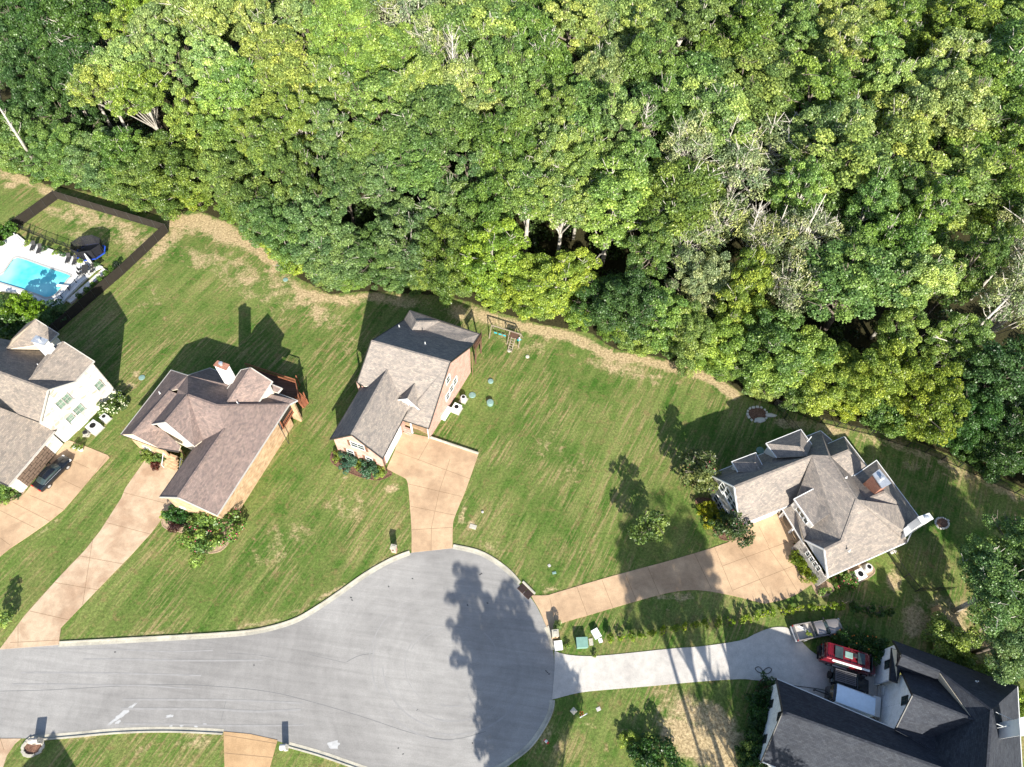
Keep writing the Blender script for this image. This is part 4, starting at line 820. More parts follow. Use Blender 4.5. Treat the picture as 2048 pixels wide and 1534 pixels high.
mb = MB(); p = at(*wz(1900, 985), 9.6); mb.tube([at(*wz(1850, 965), 9.6), p, at(*wz(2010, 968), 9.6)], .04, 6); mb.tube([at(*wz(1845, 880), 9.6), at(*wz(1965, 935), 9.6)], .03, 6); mb.tube([p - V3((0, 0, 1)), p + V3((0, 0, .4))], .05, 6); mb.build('aerial', M['acgrey'], h.root)
h.done()
# ================================================================== pale stone house at the left
h = House('stone_house', 'pale stone house with brown-grey roof and brown garage door, behind the black sedan', 'house', 'sh_brown')
h.v(9.5, kz, rA=(525, 985), rB=(-500, 605)); h.v(6.2, kz, fA=(440, 1340), fB=(-500, 992)); h.v(7.4, kz, g3=(830, 890)); h.v(7.6, kz, g4=(1030, 670))
h.v(('p', 'rA', 'rB', 'g3'), kz, g2=(315, 885), q1=(110, 440), q2=(-500, 330), q3=(470, 440), h2=(70, 537), h5=(430, 547), g7=(330, 860))
h.v(9.9, kz, g1=(695, 455)); h.v(9.2, kz, g6=(580, 510), g5=(415, 710)); h.v(9.9, kz, h1=(390, 210)); h.v(8.1, kz, h4=(640, 368), h3=(545, 468)); h.v(8.6, kz, h6=(130, 425), h7=(300, 250))
h.v(3.3, mz, l1=(600, 235), l2=(90, 835)); h.v(6.2, mz, l3=(-330, 640)); h.v(('p', 'l1', 'l2', 'l3'), kz, l6=(-330, 1050), l5=(230, 1265), l4=(440, 1342))
h.roof('rA rB fB fA', 'rA rB q2 q1 q3 g3', 'g1 g4 g3 g2', 'g1 g2 g5 g6', 'h1 h4 h3 h5 h2', 'h1 h2 h6 h7', 'l1 l2 l3 l6 l5 l4', caps=('rA rB', 'g1 g2', 'h1 h2'))
h.fascia('trimgrey', 'rA g3', 'g3 g4', 'g4 g1', 'rA fA', 'h4 h1', 'h4 h3', 'l1 l2', 'g1 g6'); h.fascia('darktrim', 'fA fB', 'l2 l3', name='gutter', w=.14, h=.16)
wr = h.wall('fA rA g3 g4', 'stone_white', 'rB', inset=.15, endin=.25); wg = h.wall('l2 l1', 'stone_white', 'l3', inset=.4, endin=.3); wl = h.wall('l2 l3', 'stone_white', 'l6', inset=.4)
h.wall('g4 g1 g6', 'stone_white', 'g2', inset=.2, drop=.9); h.wall('h4 h1 h7', 'stone_white', 'h2', inset=.3, drop=.9); h.wall('h4 h3', 'stone_white', 'h2'); h.wall('fA fB', 'stone_white', 'rB', inset=.3)
for p in ((1085, 935), (665, 1135), (730, 1082), (862, 1200), (775, 1300)): h.window(wr, kz(*p), 1.0 if p[0] != 862 else 1.3, 1.5, frame='trimgrey', glass='glassgreen')
h.panel(wg, mz(318, 848), mz(600, 485), 0, 2.5, 'gardoor', 'garage_door', grid=(12, 4))
h.panel(wr, kz(880, 1445), kz(985, 1340), 0, 2.2, 'white', 'side_door')
chimney(h, [kz(350, 455), kz(403, 395), kz(525, 440), kz(480, 495)], 11.6, 7.2, 'white', capmat='steel')
h.pipe(*kz(425, 718), 'rA rB g3', .4)
h.done()
# roof of the neighbour below the frame: only its shadow reaches the picture
h = House('brick_house', 'brick house with steep grey gable below the bottom-left corner of the photo', 'house', 'sh_grey')
A = at(107, 1463, 0) - SD * (9.0 / -SD.z) * 1.0; A = at(107, 1463, 0) + V3((-SD.x, -SD.y, -SD.z)) * (9.0 / -SD.z)
h.V = dict(a=A, b=A + V3((0, -14, 0)), c=A + V3((-6, 0, -4.5)), d=A + V3((6, 0, -4.5)), e=A + V3((-6, -14, -4.5)), f=A + V3((6, -14, -4.5)))
h.roof('a b e c', 'a b f d', caps=('a b',)); h.wall('c a d', 'brick_tan', 'b'); h.wall('c e', 'brick_tan', 'd'); h.wall('d f', 'brick_tan', 'c'); h.wall('e b f', 'brick_tan', 'a'); h.fascia('trimgrey', 'c a d'); h.done()
# ------------------------------------------------------------------ foliage
rng = np.random.default_rng(7)
def leaf_mesh(name, lobes, n_total, size, up_bias=0.3, jitter=0.8, shell=(0.72, 1.06), tints=None, hole=0.0):
    """many leaf sized quads spread through the lobes of a crown"""
    lobes = np.array(lobes, float); w = lobes[:, 3] ** 2; w /= w.sum(); L = rng.choice(len(lobes), n_total, p=w)
    d = rng.normal(size=(n_total, 3)); d[:, 2] = np.abs(d[:, 2]) * 0.9 + d[:, 2] * 0.35; d /= np.linalg.norm(d, axis=1)[:, None]
    r = lobes[L, 3] * rng.uniform(shell[0], shell[1], n_total) * (1 - 0.6 * (rng.random(n_total) < 0.15) * rng.random(n_total))
    p = lobes[L, :3] + d * r[:, None] * np.array([1, 1, 0.8])
    nrm = d + np.array([0, 0, up_bias]) + rng.normal(size=(n_total, 3)) * jitter; nrm /= np.linalg.norm(nrm, axis=1)[:, None]
    t = np.cross(nrm, rng.normal(size=(n_total, 3))); t /= np.linalg.norm(t, axis=1)[:, None]; b = np.cross(nrm, t)
    s = size * rng.uniform(0.5, 1.5, n_total)[:, None] * 0.5; q = s * rng.uniform(0.55, 1.0, n_total)[:, None]
    bend = nrm * s * 0.25
    V = np.stack([p - t * s - bend, p - b * q, p + t * s - bend, p + b * q], 1).reshape(-1, 3)
    me = bpy.data.meshes.new(name); n = n_total
    me.vertices.add(4 * n); me.vertices.foreach_set('co', V.astype(np.float32).ravel())
    me.loops.add(4 * n); me.loops.foreach_set('vertex_index', np.arange(4 * n, dtype=np.int32))
    me.polygons.add(n); me.polygons.foreach_set('loop_start', (np.arange(n) * 4).astype(np.int32)); me.polygons.foreach_set('loop_total', np.full(n, 4, np.int32))
    me.update()
    lt = rng.uniform(0, 1, len(lobes)) if tints is None else np.array(tints)
    a = me.attributes.new('tint', 'FLOAT', 'POINT'); a.data.foreach_set('value', np.repeat(np.clip(0.5 + (lt[L] - 0.5) * 0.9 + rng.normal(size=n) * 0.08, 0, 1), 4).astype(np.float32))
    me.materials.append(M['leaf']); return me
def crown_lobes(rad, h, z0, n, lr, shape='dome', seed=0, aniso=1.0):
    r = random.Random(seed); out = []
    ph = [r.uniform(0, 6.28) for _ in range(3)]
    for i in range(n):
        for _ in range(40):
            a = r.uniform(0, 2 * math.pi); u = r.random()
            if shape == 'dome': e = math.acos(1 - u * 1.15) ; rr = math.sin(e); zz = math.cos(e)
            elif shape == 'tall': zz = r.uniform(-0.9, 1); rr = math.sqrt(max(0, 1 - zz * zz)) ** 0.7
            else: zz = r.uniform(-1, 1); rr = math.sqrt(1 - zz * zz)
            k = 1 + 0.2 * math.sin(2 * a + ph[0]) + 0.16 * math.sin(3 * a + ph[1]) + 0.10 * math.sin(5 * a + ph[2])
            q = r.uniform(0.74, 1.1) if r.random() < 0.8 else r.uniform(0.35, 0.8)
            x, y, z = rad * rr * math.cos(a) * k * q, rad * aniso * rr * math.sin(a) * k * q, z0 + h / 2 + h / 2 * zz * q
            R_ = lr * r.uniform(0.7, 1.25)
            if all((x - o[0]) ** 2 + (y - o[1]) ** 2 + (z - o[2]) ** 2 > (0.62 * (R_ + o[3])) ** 2 * 0.8 for o in out): break
        out.append((x, y, z, R_))
    return out
def limbs(name, lobes, h, z0, r0, mat, seed=0, nl=10, lean=0.0):
    r = random.Random(seed); mb = MB(); top = V3((r.uniform(-.4, .4), r.uniform(-.4, .4), z0 + h * 0.72))
    tr = [V3((0, 0, -0.3)), V3((r.uniform(-.15, .15), r.uniform(-.15, .15), z0 * 0.6)), V3((top.x * .6, top.y * .6, z0 + h * .3)), top]
    mb.tube(tr, [r0, r0 * .82, r0 * .6, r0 * .22], 7)
    for lb in r.sample(lobes, min(nl, len(lobes))):
        t = r.uniform(0.25, 0.8); s = tr[1].lerp(tr[2], t * 1.6 - .4) if t < .62 else tr[2].lerp(tr[3], (t - .62) * 2)
        e = V3(lb[:3]) * 1.0 + V3((lb[0] * .06, lb[1] * .06, lb[3] * .95)); m_1 = s.lerp(e, .5) + V3((r.uniform(-.4, .4), r.uniform(-.4, .4), r.uniform(0, .8)))
        mb.tube([s, m_1, e], [r0 * .42, r0 * .28, r0 * .12], 5, cap=False)
        for _ in range(3):
            e2 = e + V3((r.uniform(-1, 1), r.uniform(-1, 1), r.uniform(-.1, .5))) * lb[3] * 1.1; mb.tube([m_1.lerp(e, r.uniform(.4, .9)), e2], [r0 * .15, .025], 4, cap=False)
    o = mb.build(name, mat, recalc=False, smooth=True); me = o.data; bpy.data.objects.remove(o); return me
KIND = {}
def kind(k, rad, h, z0, n, lr, leaves, size, shape='dome', r0=.28, nl=10, bark='bark', seed=0, jitter=.85, aniso=1.0):
    lb = crown_lobes(rad, h, z0, n, lr, shape, seed, aniso)
    KIND[k] = (leaf_mesh('crown', lb, leaves, size, jitter=jitter), limbs('trunk', lb, h, z0, r0, M[bark], seed, nl), rad)
for i in range(6): kind('broad%d' % i, 4.5, 7.0, 8.5, 110, .92, 38000, .205, 'dome', .36, 24, 'bark_pale' if i % 3 else 'bark', 10 + i, aniso=random.Random(i).uniform(.8, 1.2))
for i in range(4): kind('tall%d' % i, 3.2, 9.5, 6.5, 90, .80, 28000, .20, 'tall', .30, 18, 'bark_pale' if i % 2 else 'bark', 30 + i)
for i in range(5): kind('edge%d' % i, 3.9, 10.5, 0.1, 130, .88, 42000, .20, 'tall', .26, 16, 'bark_pale' if i % 2 else 'bark', 50 + i)
for i in range(3): kind('sparse%d' % i, 4.0, 7.0, 8.0, 46, 1.0, 7000, .20, 'dome', .30, 26, 'bark_pale', 70 + i)
for i in range(3): kind('under%d' % i, 2.6, 4.2, 0.1, 38, .85, 12000, .2, 'tall', .14, 6, 'bark', 80 + i)
kind('young0', 1.55, 3.6, .9, 26, .55, 3600, .2, 'tall', .07, 8, 'bark', 90)
kind('bush0', .9, 1.2, .05, 22, .32, 3200, .105, 'tall', .05, 4, 'bark', 91); kind('cone1', 1.2, 4.4, .1, 70, .42, 9000, .16, 'tall', .1, 3, 'bark', 96)
kind('bush1', .8, 1.0, .05, 20, .3, 2800, .105, 'tall', .05, 4, 'bark', 92)
kind('small0', .30, .6, .02, 10, .15, 700, .085, 'tall', .02, 3, 'bark', 93); kind('small1', .28, .55, .02, 9, .15, 600, .085, 'tall', .02, 3, 'bark', 94)
kind('cone0', .55, 2.2, .05, 22, .26, 1300, .14, 'tall', .05, 3, 'bark', 95)
PAL = {'dark': ((.068, .138, .036), 'dark green'), 'mid': ((.152, .236, .054), 'mid green'), 'blue': ((.146, .224, .070), 'dull bluish green'), 'light': ((.218, .308, .070), 'light green'),
       'yellow': ((.252, .332, .052), 'bright yellow-green'), 'olive': ((.285, .358, .108), 'pale olive green'), 'pale': ((.30, .35, .16), 'pale whitish green')}
tr_rnd = random.Random(99)
def tree(k, loc, tone, label, group=None, name='tree', scale=1.0, rot=None, zs=1.0, cat='tree', trunk=True, cname='crown', col=None, lift=None):
    t = thing(name, label, cat, group, loc, tr_rnd.uniform(0, 6.28) if rot is None else rot); u_q = tr_rnd.uniform(.86, 1.16) if cat == 'tree' and not lift else 1.0; t.scale = (scale * u_q, scale / u_q, scale * zs)
    c = bpy.data.objects.new(cname, KIND[k][0]); COL.objects.link(c); c.parent = t
    j = tr_rnd.uniform(.88, 1.14); b = col or PAL[tone][0]; c.color = (b[0] * j * tr_rnd.uniform(.86, 1.05), b[1] * j, b[2] * j * tr_rnd.uniform(.8, 1.2), 1)
    if trunk:
        w = bpy.data.objects.new('trunk' if cat == 'tree' else 'stem', KIND[k][1]); COL.objects.link(w); w.parent = t
        if lift: c.location.z = lift / scale - 12.0; w.location.z = c.location.z
    if lift: mb = MB(); mb.tube([(0, 0, -.3), (0, 0, lift / scale - 10)], [.22, .18], 8); mb.build('lower_trunk', M['bark'], t)
    return t
# tone of the canopy by region of the wood (surveyed tree tops)
ANCH = [(60, 120, 'dark'), (150, 60, 'dark'), (40, 220, 'dark'), (220, 30, 'yellow'), (230, 110, 'olive'), (330, 60, 'olive'), (420, 100, 'olive'), (300, 200, 'light'), (400, 220, 'light'), (180, 260, 'light'), (80, 260, 'mid'), (120, 330, 'mid'), (220, 320, 'blue'), (300, 350, 'mid'), (560, 80, 'olive'), (640, 100, 'light'), (740, 100, 'light'), (760, 200, 'light'), (600, 200, 'light'),
        (500, 260, 'light'), (700, 50, 'light'), (480, 330, 'mid'), (560, 300, 'mid'), (640, 320, 'blue'), (560, 400, 'blue'), (680, 420, 'blue'), (780, 380, 'blue'), (860, 280, 'blue'), (820, 480, 'blue'), (700, 520, 'blue'), (900, 380, 'blue'), (880, 530, 'mid'), (940, 60, 'olive'), (900, 60, 'pale'), (1000, 40, 'mid'), (1090, 20, 'mid'), (1180, 80, 'olive'), (1250, 40, 'olive'), (1100, 130, 'mid'), (1180, 180, 'mid'),
        (1060, 300, 'olive'), (1040, 220, 'mid'), (1180, 280, 'olive'), (1130, 380, 'olive'), (1230, 400, 'light'), (1300, 290, 'mid'), (1060, 420, 'light'), (960, 470, 'mid'), (1100, 500, 'light'), (960, 570, 'yellow'), (1060, 600, 'yellow'), (1150, 600, 'yellow'), (1230, 620, 'dark'), (1230, 560, 'dark'), (1330, 500, 'mid'), (1300, 600, 'yellow'), (1310, 680, 'light'), (1380, 650, 'light'), (1420, 690, 'yellow'), (1380, 560, 'mid'), (1430, 360, 'mid'), (1400, 200, 'olive'), (1360, 120, 'mid'),
        (1450, 30, 'blue'), (1500, 60, 'mid'), (1500, 440, 'pale'), (1580, 500, 'pale'), (1430, 490, 'pale'), (1450, 240, 'pale'), (1500, 560, 'yellow'), (1560, 600, 'yellow'), (1500, 700, 'mid'), (1520, 760, 'olive'), (1600, 700, 'light'), (1650, 650, 'yellow'), (1600, 150, 'light'), (1680, 100, 'olive'), (1760, 150, 'olive'), (1660, 230, 'olive'), (1750, 260, 'olive'), (1850, 60, 'light'), (1980, 80, 'light'), (1900, 180, 'olive'), (2000, 200, 'light'), (1850, 300, 'olive'), (1990, 330, 'light'),
        (1700, 380, 'light'), (1800, 400, 'mid'), (1750, 480, 'mid'), (1900, 420, 'light'), (1850, 520, 'olive'), (1680, 560, 'mid'), (1950, 520, 'mid'), (2030, 560, 'pale'), (1820, 620, 'light'), (1740, 700, 'yellow'), (1800, 760, 'yellow'), (1680, 760, 'yellow'), (1880, 700, 'light'), (1860, 790, 'yellow'), (1950, 760, 'dark'), (2000, 850, 'dark'), (1920, 860, 'dark'), (2040, 760, 'dark'), (2030, 900, 'dark'), (1500, 820, 'olive')]
# places kept open: dark gaps seen between the crowns
GAPS = [(1500, 370, 26), (1560, 400, 30), (950, 200, 22), (1000, 330, 22), (885, 170, 26), (1245, 520, 24), (1370, 540, 18), (2020, 480, 34), (1590, 330, 16), (190, 100, 16), (15, 230, 26), (1600, 660, 14), (1960, 130, 16), (1880, 840, 14), (600, 270, 8), (430, 200, 14)]
class Spot: pass
def build_wood():
    r = random.Random(21); edge = [at(x, edge_y(x), 0) for x in range(-500, 2700, 12)]
    ex = [p.x for p in edge]; ey = [p.y for p in edge]
    def yedge(x): return float(np.interp(x, ex, ey))
    pts = []
    def ok(x, y, d):
        return all((x - a) ** 2 + (y - b) ** 2 > ((d + e) / 2) ** 2 for a, b, e, _ in pts)
    def visible(x, y, z, m=60):
        q = px_of((x, y, z)); return -m < q[0] < 2048 + m and -m < q[1]
    rows = {0: [], 1: [], 2: [], 3: [], 4: [], 5: []}
    # first rank along the lawn: foliage down to the grass
    x = ex[0]
    s = 0.0; step = 5.6; i = 0
    cum = [0]
    for a, b in zip(edge, edge[1:]): cum.append(cum[-1] + (b - a).length)
    while s < cum[-1]:
        p = V3((np.interp(s, cum, ex), np.interp(s, cum, ey), 0)); s2 = min(s + .5, cum[-1] - .01)
        q = V3((np.interp(s2, cum, ex), np.interp(s2, cum, ey), 0)); d = (q - p).normalized() if (q - p).length > 1e-6 else V3((1, 0, 0)); n = V3((-d.y, d.x, 0))
        sc_ = r.uniform(.8, 1.15); c = p + n * (3.4 * sc_ + r.uniform(-1.5, 1.6))
        if visible(c.x, c.y, 5):
            pts.append((c.x, c.y, 5.8, 0)); rows[0].append((c.x, c.y, sc_, 'edge%d' % r.randrange(5), 0))
        if visible(p.x, p.y, 1):
            c2 = p + n * (1.7 + r.uniform(-.4, .6)) + d * r.uniform(1.5, 3.5); rows[5].append((c2.x, c2.y, r.uniform(.6, 1.0), 'under%d' % r.randrange(3), 0))
        s += step * r.uniform(.85, 1.15) * sc_
    for tries in range(60000):
        x = r.uniform(-150, 215); y0 = yedge(x); dep = r.uniform(4.5, 95 if x < 60 else 135); y = y0 + dep
        H_ = 10.5 + min(9, dep * .40) + r.uniform(-1.4, 2.2)
        if not visible(x, y, H_): continue
        d = r.choice((5.0, 6.2, 7.8)) * (1 if dep < 30 else 1.22)
        if len(pts) > 268: break
        if not ok(x, y, d): continue
        q = px_of((x, y, H_ - 2))
        if any((q[0] - g[0]) ** 2 + (q[1] - g[1]) ** 2 < (g[2] * 1.45 + 4) ** 2 for g in GAPS): continue
        pts.append((x, y, d, 1)); b = 1 if dep < 13 else 2 if dep < 26 else 3 if dep < 41 else 4
        rows[b].append((x, y, d / 6.1 * r.uniform(1.0, 1.16), ('edge%d' % r.randrange(5)) if dep < 11 else None, H_))
    names = {0: 'the lawn-edge row', 1: 'the second row', 2: 'the third row', 3: 'the fourth row', 4: 'the furthest row', 5: 'the undergrowth along the lawn'}
    tot = 0
    for b, L in rows.items():
        L.sort(key=lambda t: px_of((t[0], t[1], 8))[0])
        for i, (x, y, s_, k, H_) in enumerate(L):
            q = px_of((x, y, (H_ - 2) if H_ else 5)); tone = min(ANCH, key=lambda a: (a[0] - q[0]) ** 2 + (a[1] - q[1]) ** 2 + r.uniform(0, 900))[2]
            if b == 5: tone = r.choice(['yellow', 'light', 'mid', tone, tone])
            if k is None:
                k = 'sparse%d' % r.randrange(3) if tone == 'pale' else ('tall%d' % r.randrange(4) if (r.random() < .35 or (q[0] > 1500 and q[1] < 450 and r.random() < .5)) else 'broad%d' % r.randrange(6))
            zs = ((H_ / 15.5 if k[0] != 'e' else H_ / 10.8) / s_ if H_ else r.uniform(.75, 1.15)) * r.uniform(.93, 1.08)
            nm = {'s': 'sparse ', 't': 'narrow ', 'b': 'broad ', 'e': 'bushy ', 'u': 'low '}[k[0]]
            t = tree(k, (x, y, 0), tone, '%s%s tree, %s from left in %s' % (nm, PAL[tone][1], ordn(i), names[b]) if b != 5 else '%s shrub, %s from the left in the %s' % (PAL[tone][1], ordn(i), names[b]),
                 'trees of the wood' if b != 5 else 'undergrowth shrubs at the foot of the wood', 'broadleaf_tree' if b != 5 else 'woodland_shrub', s_, None, zs, 'tree' if b != 5 else 'shrub')
            tot += 1
    # unbroken undergrowth on the floor of the wood
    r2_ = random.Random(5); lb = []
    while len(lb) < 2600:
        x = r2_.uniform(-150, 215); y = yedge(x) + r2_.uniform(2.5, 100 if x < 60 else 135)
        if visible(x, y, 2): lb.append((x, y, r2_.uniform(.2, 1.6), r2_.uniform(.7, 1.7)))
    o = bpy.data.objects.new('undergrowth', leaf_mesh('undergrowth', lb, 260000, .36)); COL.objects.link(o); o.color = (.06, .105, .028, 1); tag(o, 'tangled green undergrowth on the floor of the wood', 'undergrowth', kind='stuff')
    print('WOOD', tot, {b: len(v) for b, v in rows.items()})
build_wood()
# ------------------------------------------------------------------ vehicles (local: x forward, z up)
def ring(x, zb, zt, w, top=.8):
    return [(x, -w * .9, zb), (x, -w, zb + .15), (x, -w, zb + (zt - zb) * .6), (x, -w * (top + 1) / 2, zt - .06), (x, -w * top, zt), (x, 0, zt + .025), (x, w * top, zt), (x, w * (top + 1) / 2, zt - .06), (x, w, zb + (zt - zb) * .6), (x, w, zb + .15), (x, w * .9, zb)]
def loft(mb, secs, m=0):
    b = len(mb.v); n = len(secs[0])
    for s in secs: mb.v += s
    for i in range(len(secs) - 1):
        for k in range(n):
            k2 = (k + 1) % n; mb.f.append((b + i * n + k, b + (i + 1) * n + k, b + (i + 1) * n + k2, b + i * n + k2)); mb.m.append(m)
    mb.f.append(tuple(b + k for k in range(n))); mb.m.append(m); e = b + (len(secs) - 1) * n; mb.f.append(tuple(e + k for k in reversed(range(n)))); mb.m.append(m)
def wheels(t, xs, w, r=.33):
    for x in xs:
        for sy in (-1, 1):
            mb = MB(); mb.tube([(x, sy * (w - .22), r), (x, sy * (w + .01), r)], r, 18); o = mb.build('wheel', M['rubber'], t)
            rb = MB(); rb.tube([(x, sy * (w), r), (x, sy * (w + .03), r)], r * .62, 12); rb.build('rim', M['steel'], o)
def part(t, name, mat, boxes, bevel=0.0, smooth=False):
    mb = MB()
    for c, s in boxes: mb.box(c, s)
    return mb.build(name, M[mat], t, bevel=bevel, smooth=smooth)
def lofted(t, name, mat, secs, smooth=True):
    mb = MB(); loft(mb, secs); o = mb.build(name, M[mat], t, smooth=smooth)
    if smooth:
        e = o.modifiers.new('edge', 'EDGE_SPLIT'); e.split_angle = R(38)
    return o
def vplace(name, label, cat, rear, front, z=.8, group=None):
    a, b = at(*rear, z), at(*front, z); c = (a + b) / 2; c.z = .07
    return thing(name, label, cat, group, c, math.atan2(b.y - a.y, b.x - a.x))
# sedan
t = vplace('parked_car', 'glossy black sedan parked outside the brown garage door of the left-hand house', 'car', mz(440, 810), mz(690, 560)); t.scale = (1.08, 1.05, 1.0)
lofted(t, 'body', 'p_black', [ring(-2.4, .35, .72, .72), ring(-2.3, .25, .93, .86), ring(-1.5, .2, 1.0, .91), ring(0, .2, .99, .92), ring(1.1, .2, .97, .91), ring(1.9, .22, .84, .86), ring(2.3, .28, .68, .74), ring(2.42, .35, .58, .6)])
lofted(t, 'windows', 'glass', [ring(-1.75, .85, .98, .72), ring(-1.05, .85, 1.36, .66), ring(.2, .85, 1.38, .66), ring(1.05, .85, .98, .72)])
lofted(t, 'roof', 'p_black', [ring(-1.1, 1.3, 1.37, .60), ring(-.8, 1.3, 1.42, .62), ring(0, 1.3, 1.44, .62), ring(.25, 1.3, 1.40, .6)])
wheels(t, (-1.4, 1.45), .9); part(t, 'window_trim', 'steel', [((-.35, sy * .80, 1.0), (2.4, .03, .03)) for sy in (-1, 1)][:1])
for sy in (-1, 1): part(t, 'tail_light', 'lens', [((-2.34, sy * .62, .78), (.16, .36, .16))], .03); part(t, 'headlight', 'lampglass', [((2.22, sy * .6, .66), (.3, .3, .1))], .03); part(t, 'mirror', 'p_black', [((.75, sy * .98, 1.0), (.16, .18, .12))], .03)
# pickup
t = vplace('pickup_truck', 'grey-brown pickup truck with an open bed, parked half on the grass', 'pickup truck', wv(180, 430), wv(790, 320))
lofted(t, 'body', 'p_grey', [ring(.8, .45, 1.1, .93, .92), ring(1.5, .4, 1.16, .93, .8), ring(2.4, .42, 1.10, .9, .75), ring(2.85, .45, .98, .82), ring(3.02, .5, .8, .66)])
lofted(t, 'cab', 'p_grey', [ring(-.75, .45, 1.08, .93, .95), ring(.9, .45, 1.1, .93, .95)]); lofted(t, 'windows', 'glass', [ring(-.78, 1.0, 1.12, .88), ring(-.6, 1.0, 1.6, .76), ring(.35, 1.0, 1.64, .76), ring(1.25, 1.0, 1.1, .86)]); lofted(t, 'roof', 'p_grey', [ring(-.66, 1.5, 1.62, .74), ring(-.4, 1.5, 1.68, .76), ring(.3, 1.5, 1.69, .76), ring(.5, 1.5, 1.62, .72)])
part(t, 'bed', 'p_grey', [((-1.85, -.88, .85), (2.2, .1, .75)), ((-1.85, .88, .85), (2.2, .1, .75)), ((-2.95, 0, .85), (.1, 1.86, .75)), ((-.8, 0, .85), (.08, 1.8, .75)), ((-1.85, 0, .55), (2.2, 1.7, .1))], .02)
part(t, 'bed_liner', 'trimgrey', [((-1.85, 0, .62), (2.1, 1.62, .03))]); wheels(t, (-1.85, 1.75), .92, .38); part(t, 'bumper', 'steel', [((-3.08, 0, .55), (.16, 1.8, .18))], .03)
for sy in (-1, 1): part(t, 'tail_light', 'lens', [((-3.01, sy * .85, .98), (.06, .16, .34))], .01); part(t, 'headlight', 'lampglass', [((2.86, sy * .66, .82), (.22, .3, .16))], .03); part(t, 'mirror', 'black', [((.85, sy * 1.04, 1.25), (.14, .22, .2))], .03)
a = at(*wv(220, 335), 1.2); b = at(*wv(360, 415), 1.0)
mb = MB(); mb.bar(a, b, .06); mb.bar(a + V3((.2, .1, 0)), b + V3((.2, .1, 0)), .05); tag(mb.build('white_pole', M['white']), 'thin white pole lying slantwise in the bed of the pickup truck', 'pole')
k_ = tree('small1', at(*wv(360, 435), 1.0), 'yellow', 'small yellow-green potted plant standing in the pickup truck bed', None, 'potted_plant', .9, cat='plant', cname='foliage', trunk=False)
# camper van
t = vplace('camper_van', 'dark red camper van with roof rack, solar panels and rolled white awning', 'van', wv(560, 660), wv(1230, 860), 1.6)
lofted(t, 'body', 'p_red', [ring(-3.1, .4, 2.3, .92, .9), ring(-3.0, .3, 2.55, .97, .88), ring(1.5, .3, 2.6, .98, .88), ring(1.9, .3, 2.35, .97, .85), ring(2.5, .3, 1.45, .95, .85), ring(3.05, .35, 1.1, .85), ring(3.15, .4, .9, .75)])
part(t, 'windscreen', 'glass', [((2.2, 0, 1.9), (.06, 1.5, .9))]).rotation_euler = (0, 0, 0)
mb = MB(); mb.poly([(1.93, -.78, 2.32), (2.5, -.84, 1.5), (2.5, .84, 1.5), (1.93, .78, 2.32)]); mb.poly([(1.95, -.78, 2.34), (1.95, .78, 2.34), (2.52, .84, 1.52), (2.52, -.84, 1.52)]); mb.build('windscreen_glass', M['glass'], t)
rk = [((x, 0, 2.74), (.06, 1.6, .05)) for x in (-2.8, -2.6, -2.4, -2.2, -1.2, -.3, .5, 1.2)]
part(t, 'roof_rack', 'p_red', rk + [((-.8, sy * .8, 2.72), (4.3, .06, .12)) for sy in (-1, 1)]); part(t, 'solar_panel', 'glass', [((-1.75, .05, 2.8), (.9, 1.3, .05))]); part(t, 'roof_hatch', 'lid', [((-.65, .05, 2.78), (.9, .7, .12))], .05); part(t, 'solar_panel', 'glass', [((.75, .05, 2.8), (.8, 1.2, .05))])
part(t, 'roof_fan', 'black', [((.1, .2, 2.78), (.4, .5, .14))], .04); part(t, 'awning', 'white', [((-.3, -.98, 2.55), (4.2, .22, .2))], .04); part(t, 'side_window', 'glass', [((-1.0, -1.0, 1.75), (1.6, .04, .5))]); part(t, 'side_step', 'white', [((-.9, -1.05, .9), (1.6, .12, .12))], .02)
part(t, 'rear_rack', 'black', [((-3.25, y, 1.3), (.1, .06, 1.9)) for y in (-.6, 0, .6)] + [((-3.3, 0, z), (.2, 1.5, .07)) for z in (.6, 1.3, 2.1)] + [((-3.38, .3, 1.0), (.22, .6, .6))]); wheels(t, (-1.9, 2.1), .97, .37)
for sy in (-1, 1): part(t, 'headlight', 'lampglass', [((3.02, sy * .7, .95), (.2, .25, .22))], .03); part(t, 'tail_light', 'lens', [((-3.1, sy * .9, 1.2), (.06, .1, .5))]); part(t, 'mirror', 'black', [((2.25, sy * 1.12, 1.6), (.16, .26, .3))], .03)
# off-road car
t = vplace('offroad_car', 'black off-road car with slatted black roof rack and rear spare wheel', 'car', wv(590, 950), wv(1150, 1115), .9)
lofted(t, 'body', 'p_black', [ring(-2.0, .5, 1.1, .78, .92), ring(-1.9, .45, 1.2, .82, .92), ring(.9, .45, 1.18, .82, .9), ring(2.0, .5, 1.1, .7, .88), ring(2.15, .55, 1.0, .62)])
lofted(t, 'windows', 'glass', [ring(-1.9, 1.1, 1.7, .76, .92), ring(.35, 1.1, 1.7, .76, .92), ring(.8, 1.1, 1.2, .78, .95)]); lofted(t, 'hard_top', 'black', [ring(-1.92, 1.6, 1.78, .76, .94), ring(.4, 1.6, 1.82, .76, .94)]); part(t, 'side_window', 'glass', [((-.7, -.76, 1.5), (2.0, .04, .34))]); part(t, 'side_window', 'glass', [((-.7, .76, 1.5), (2.0, .04, .34))]); part(t, 'windscreen', 'glass', [((.72, 0, 1.48), (.06, 1.3, .42))])
part(t, 'roof_rack', 'rack', [((-.7, y / 10, 1.93), (2.35, .09, .05)) for y in range(-6, 7, 2)] + [((x, 0, 1.9), (.06, 1.4, .05)) for x in (-1.8, -.7, .4)], .01)
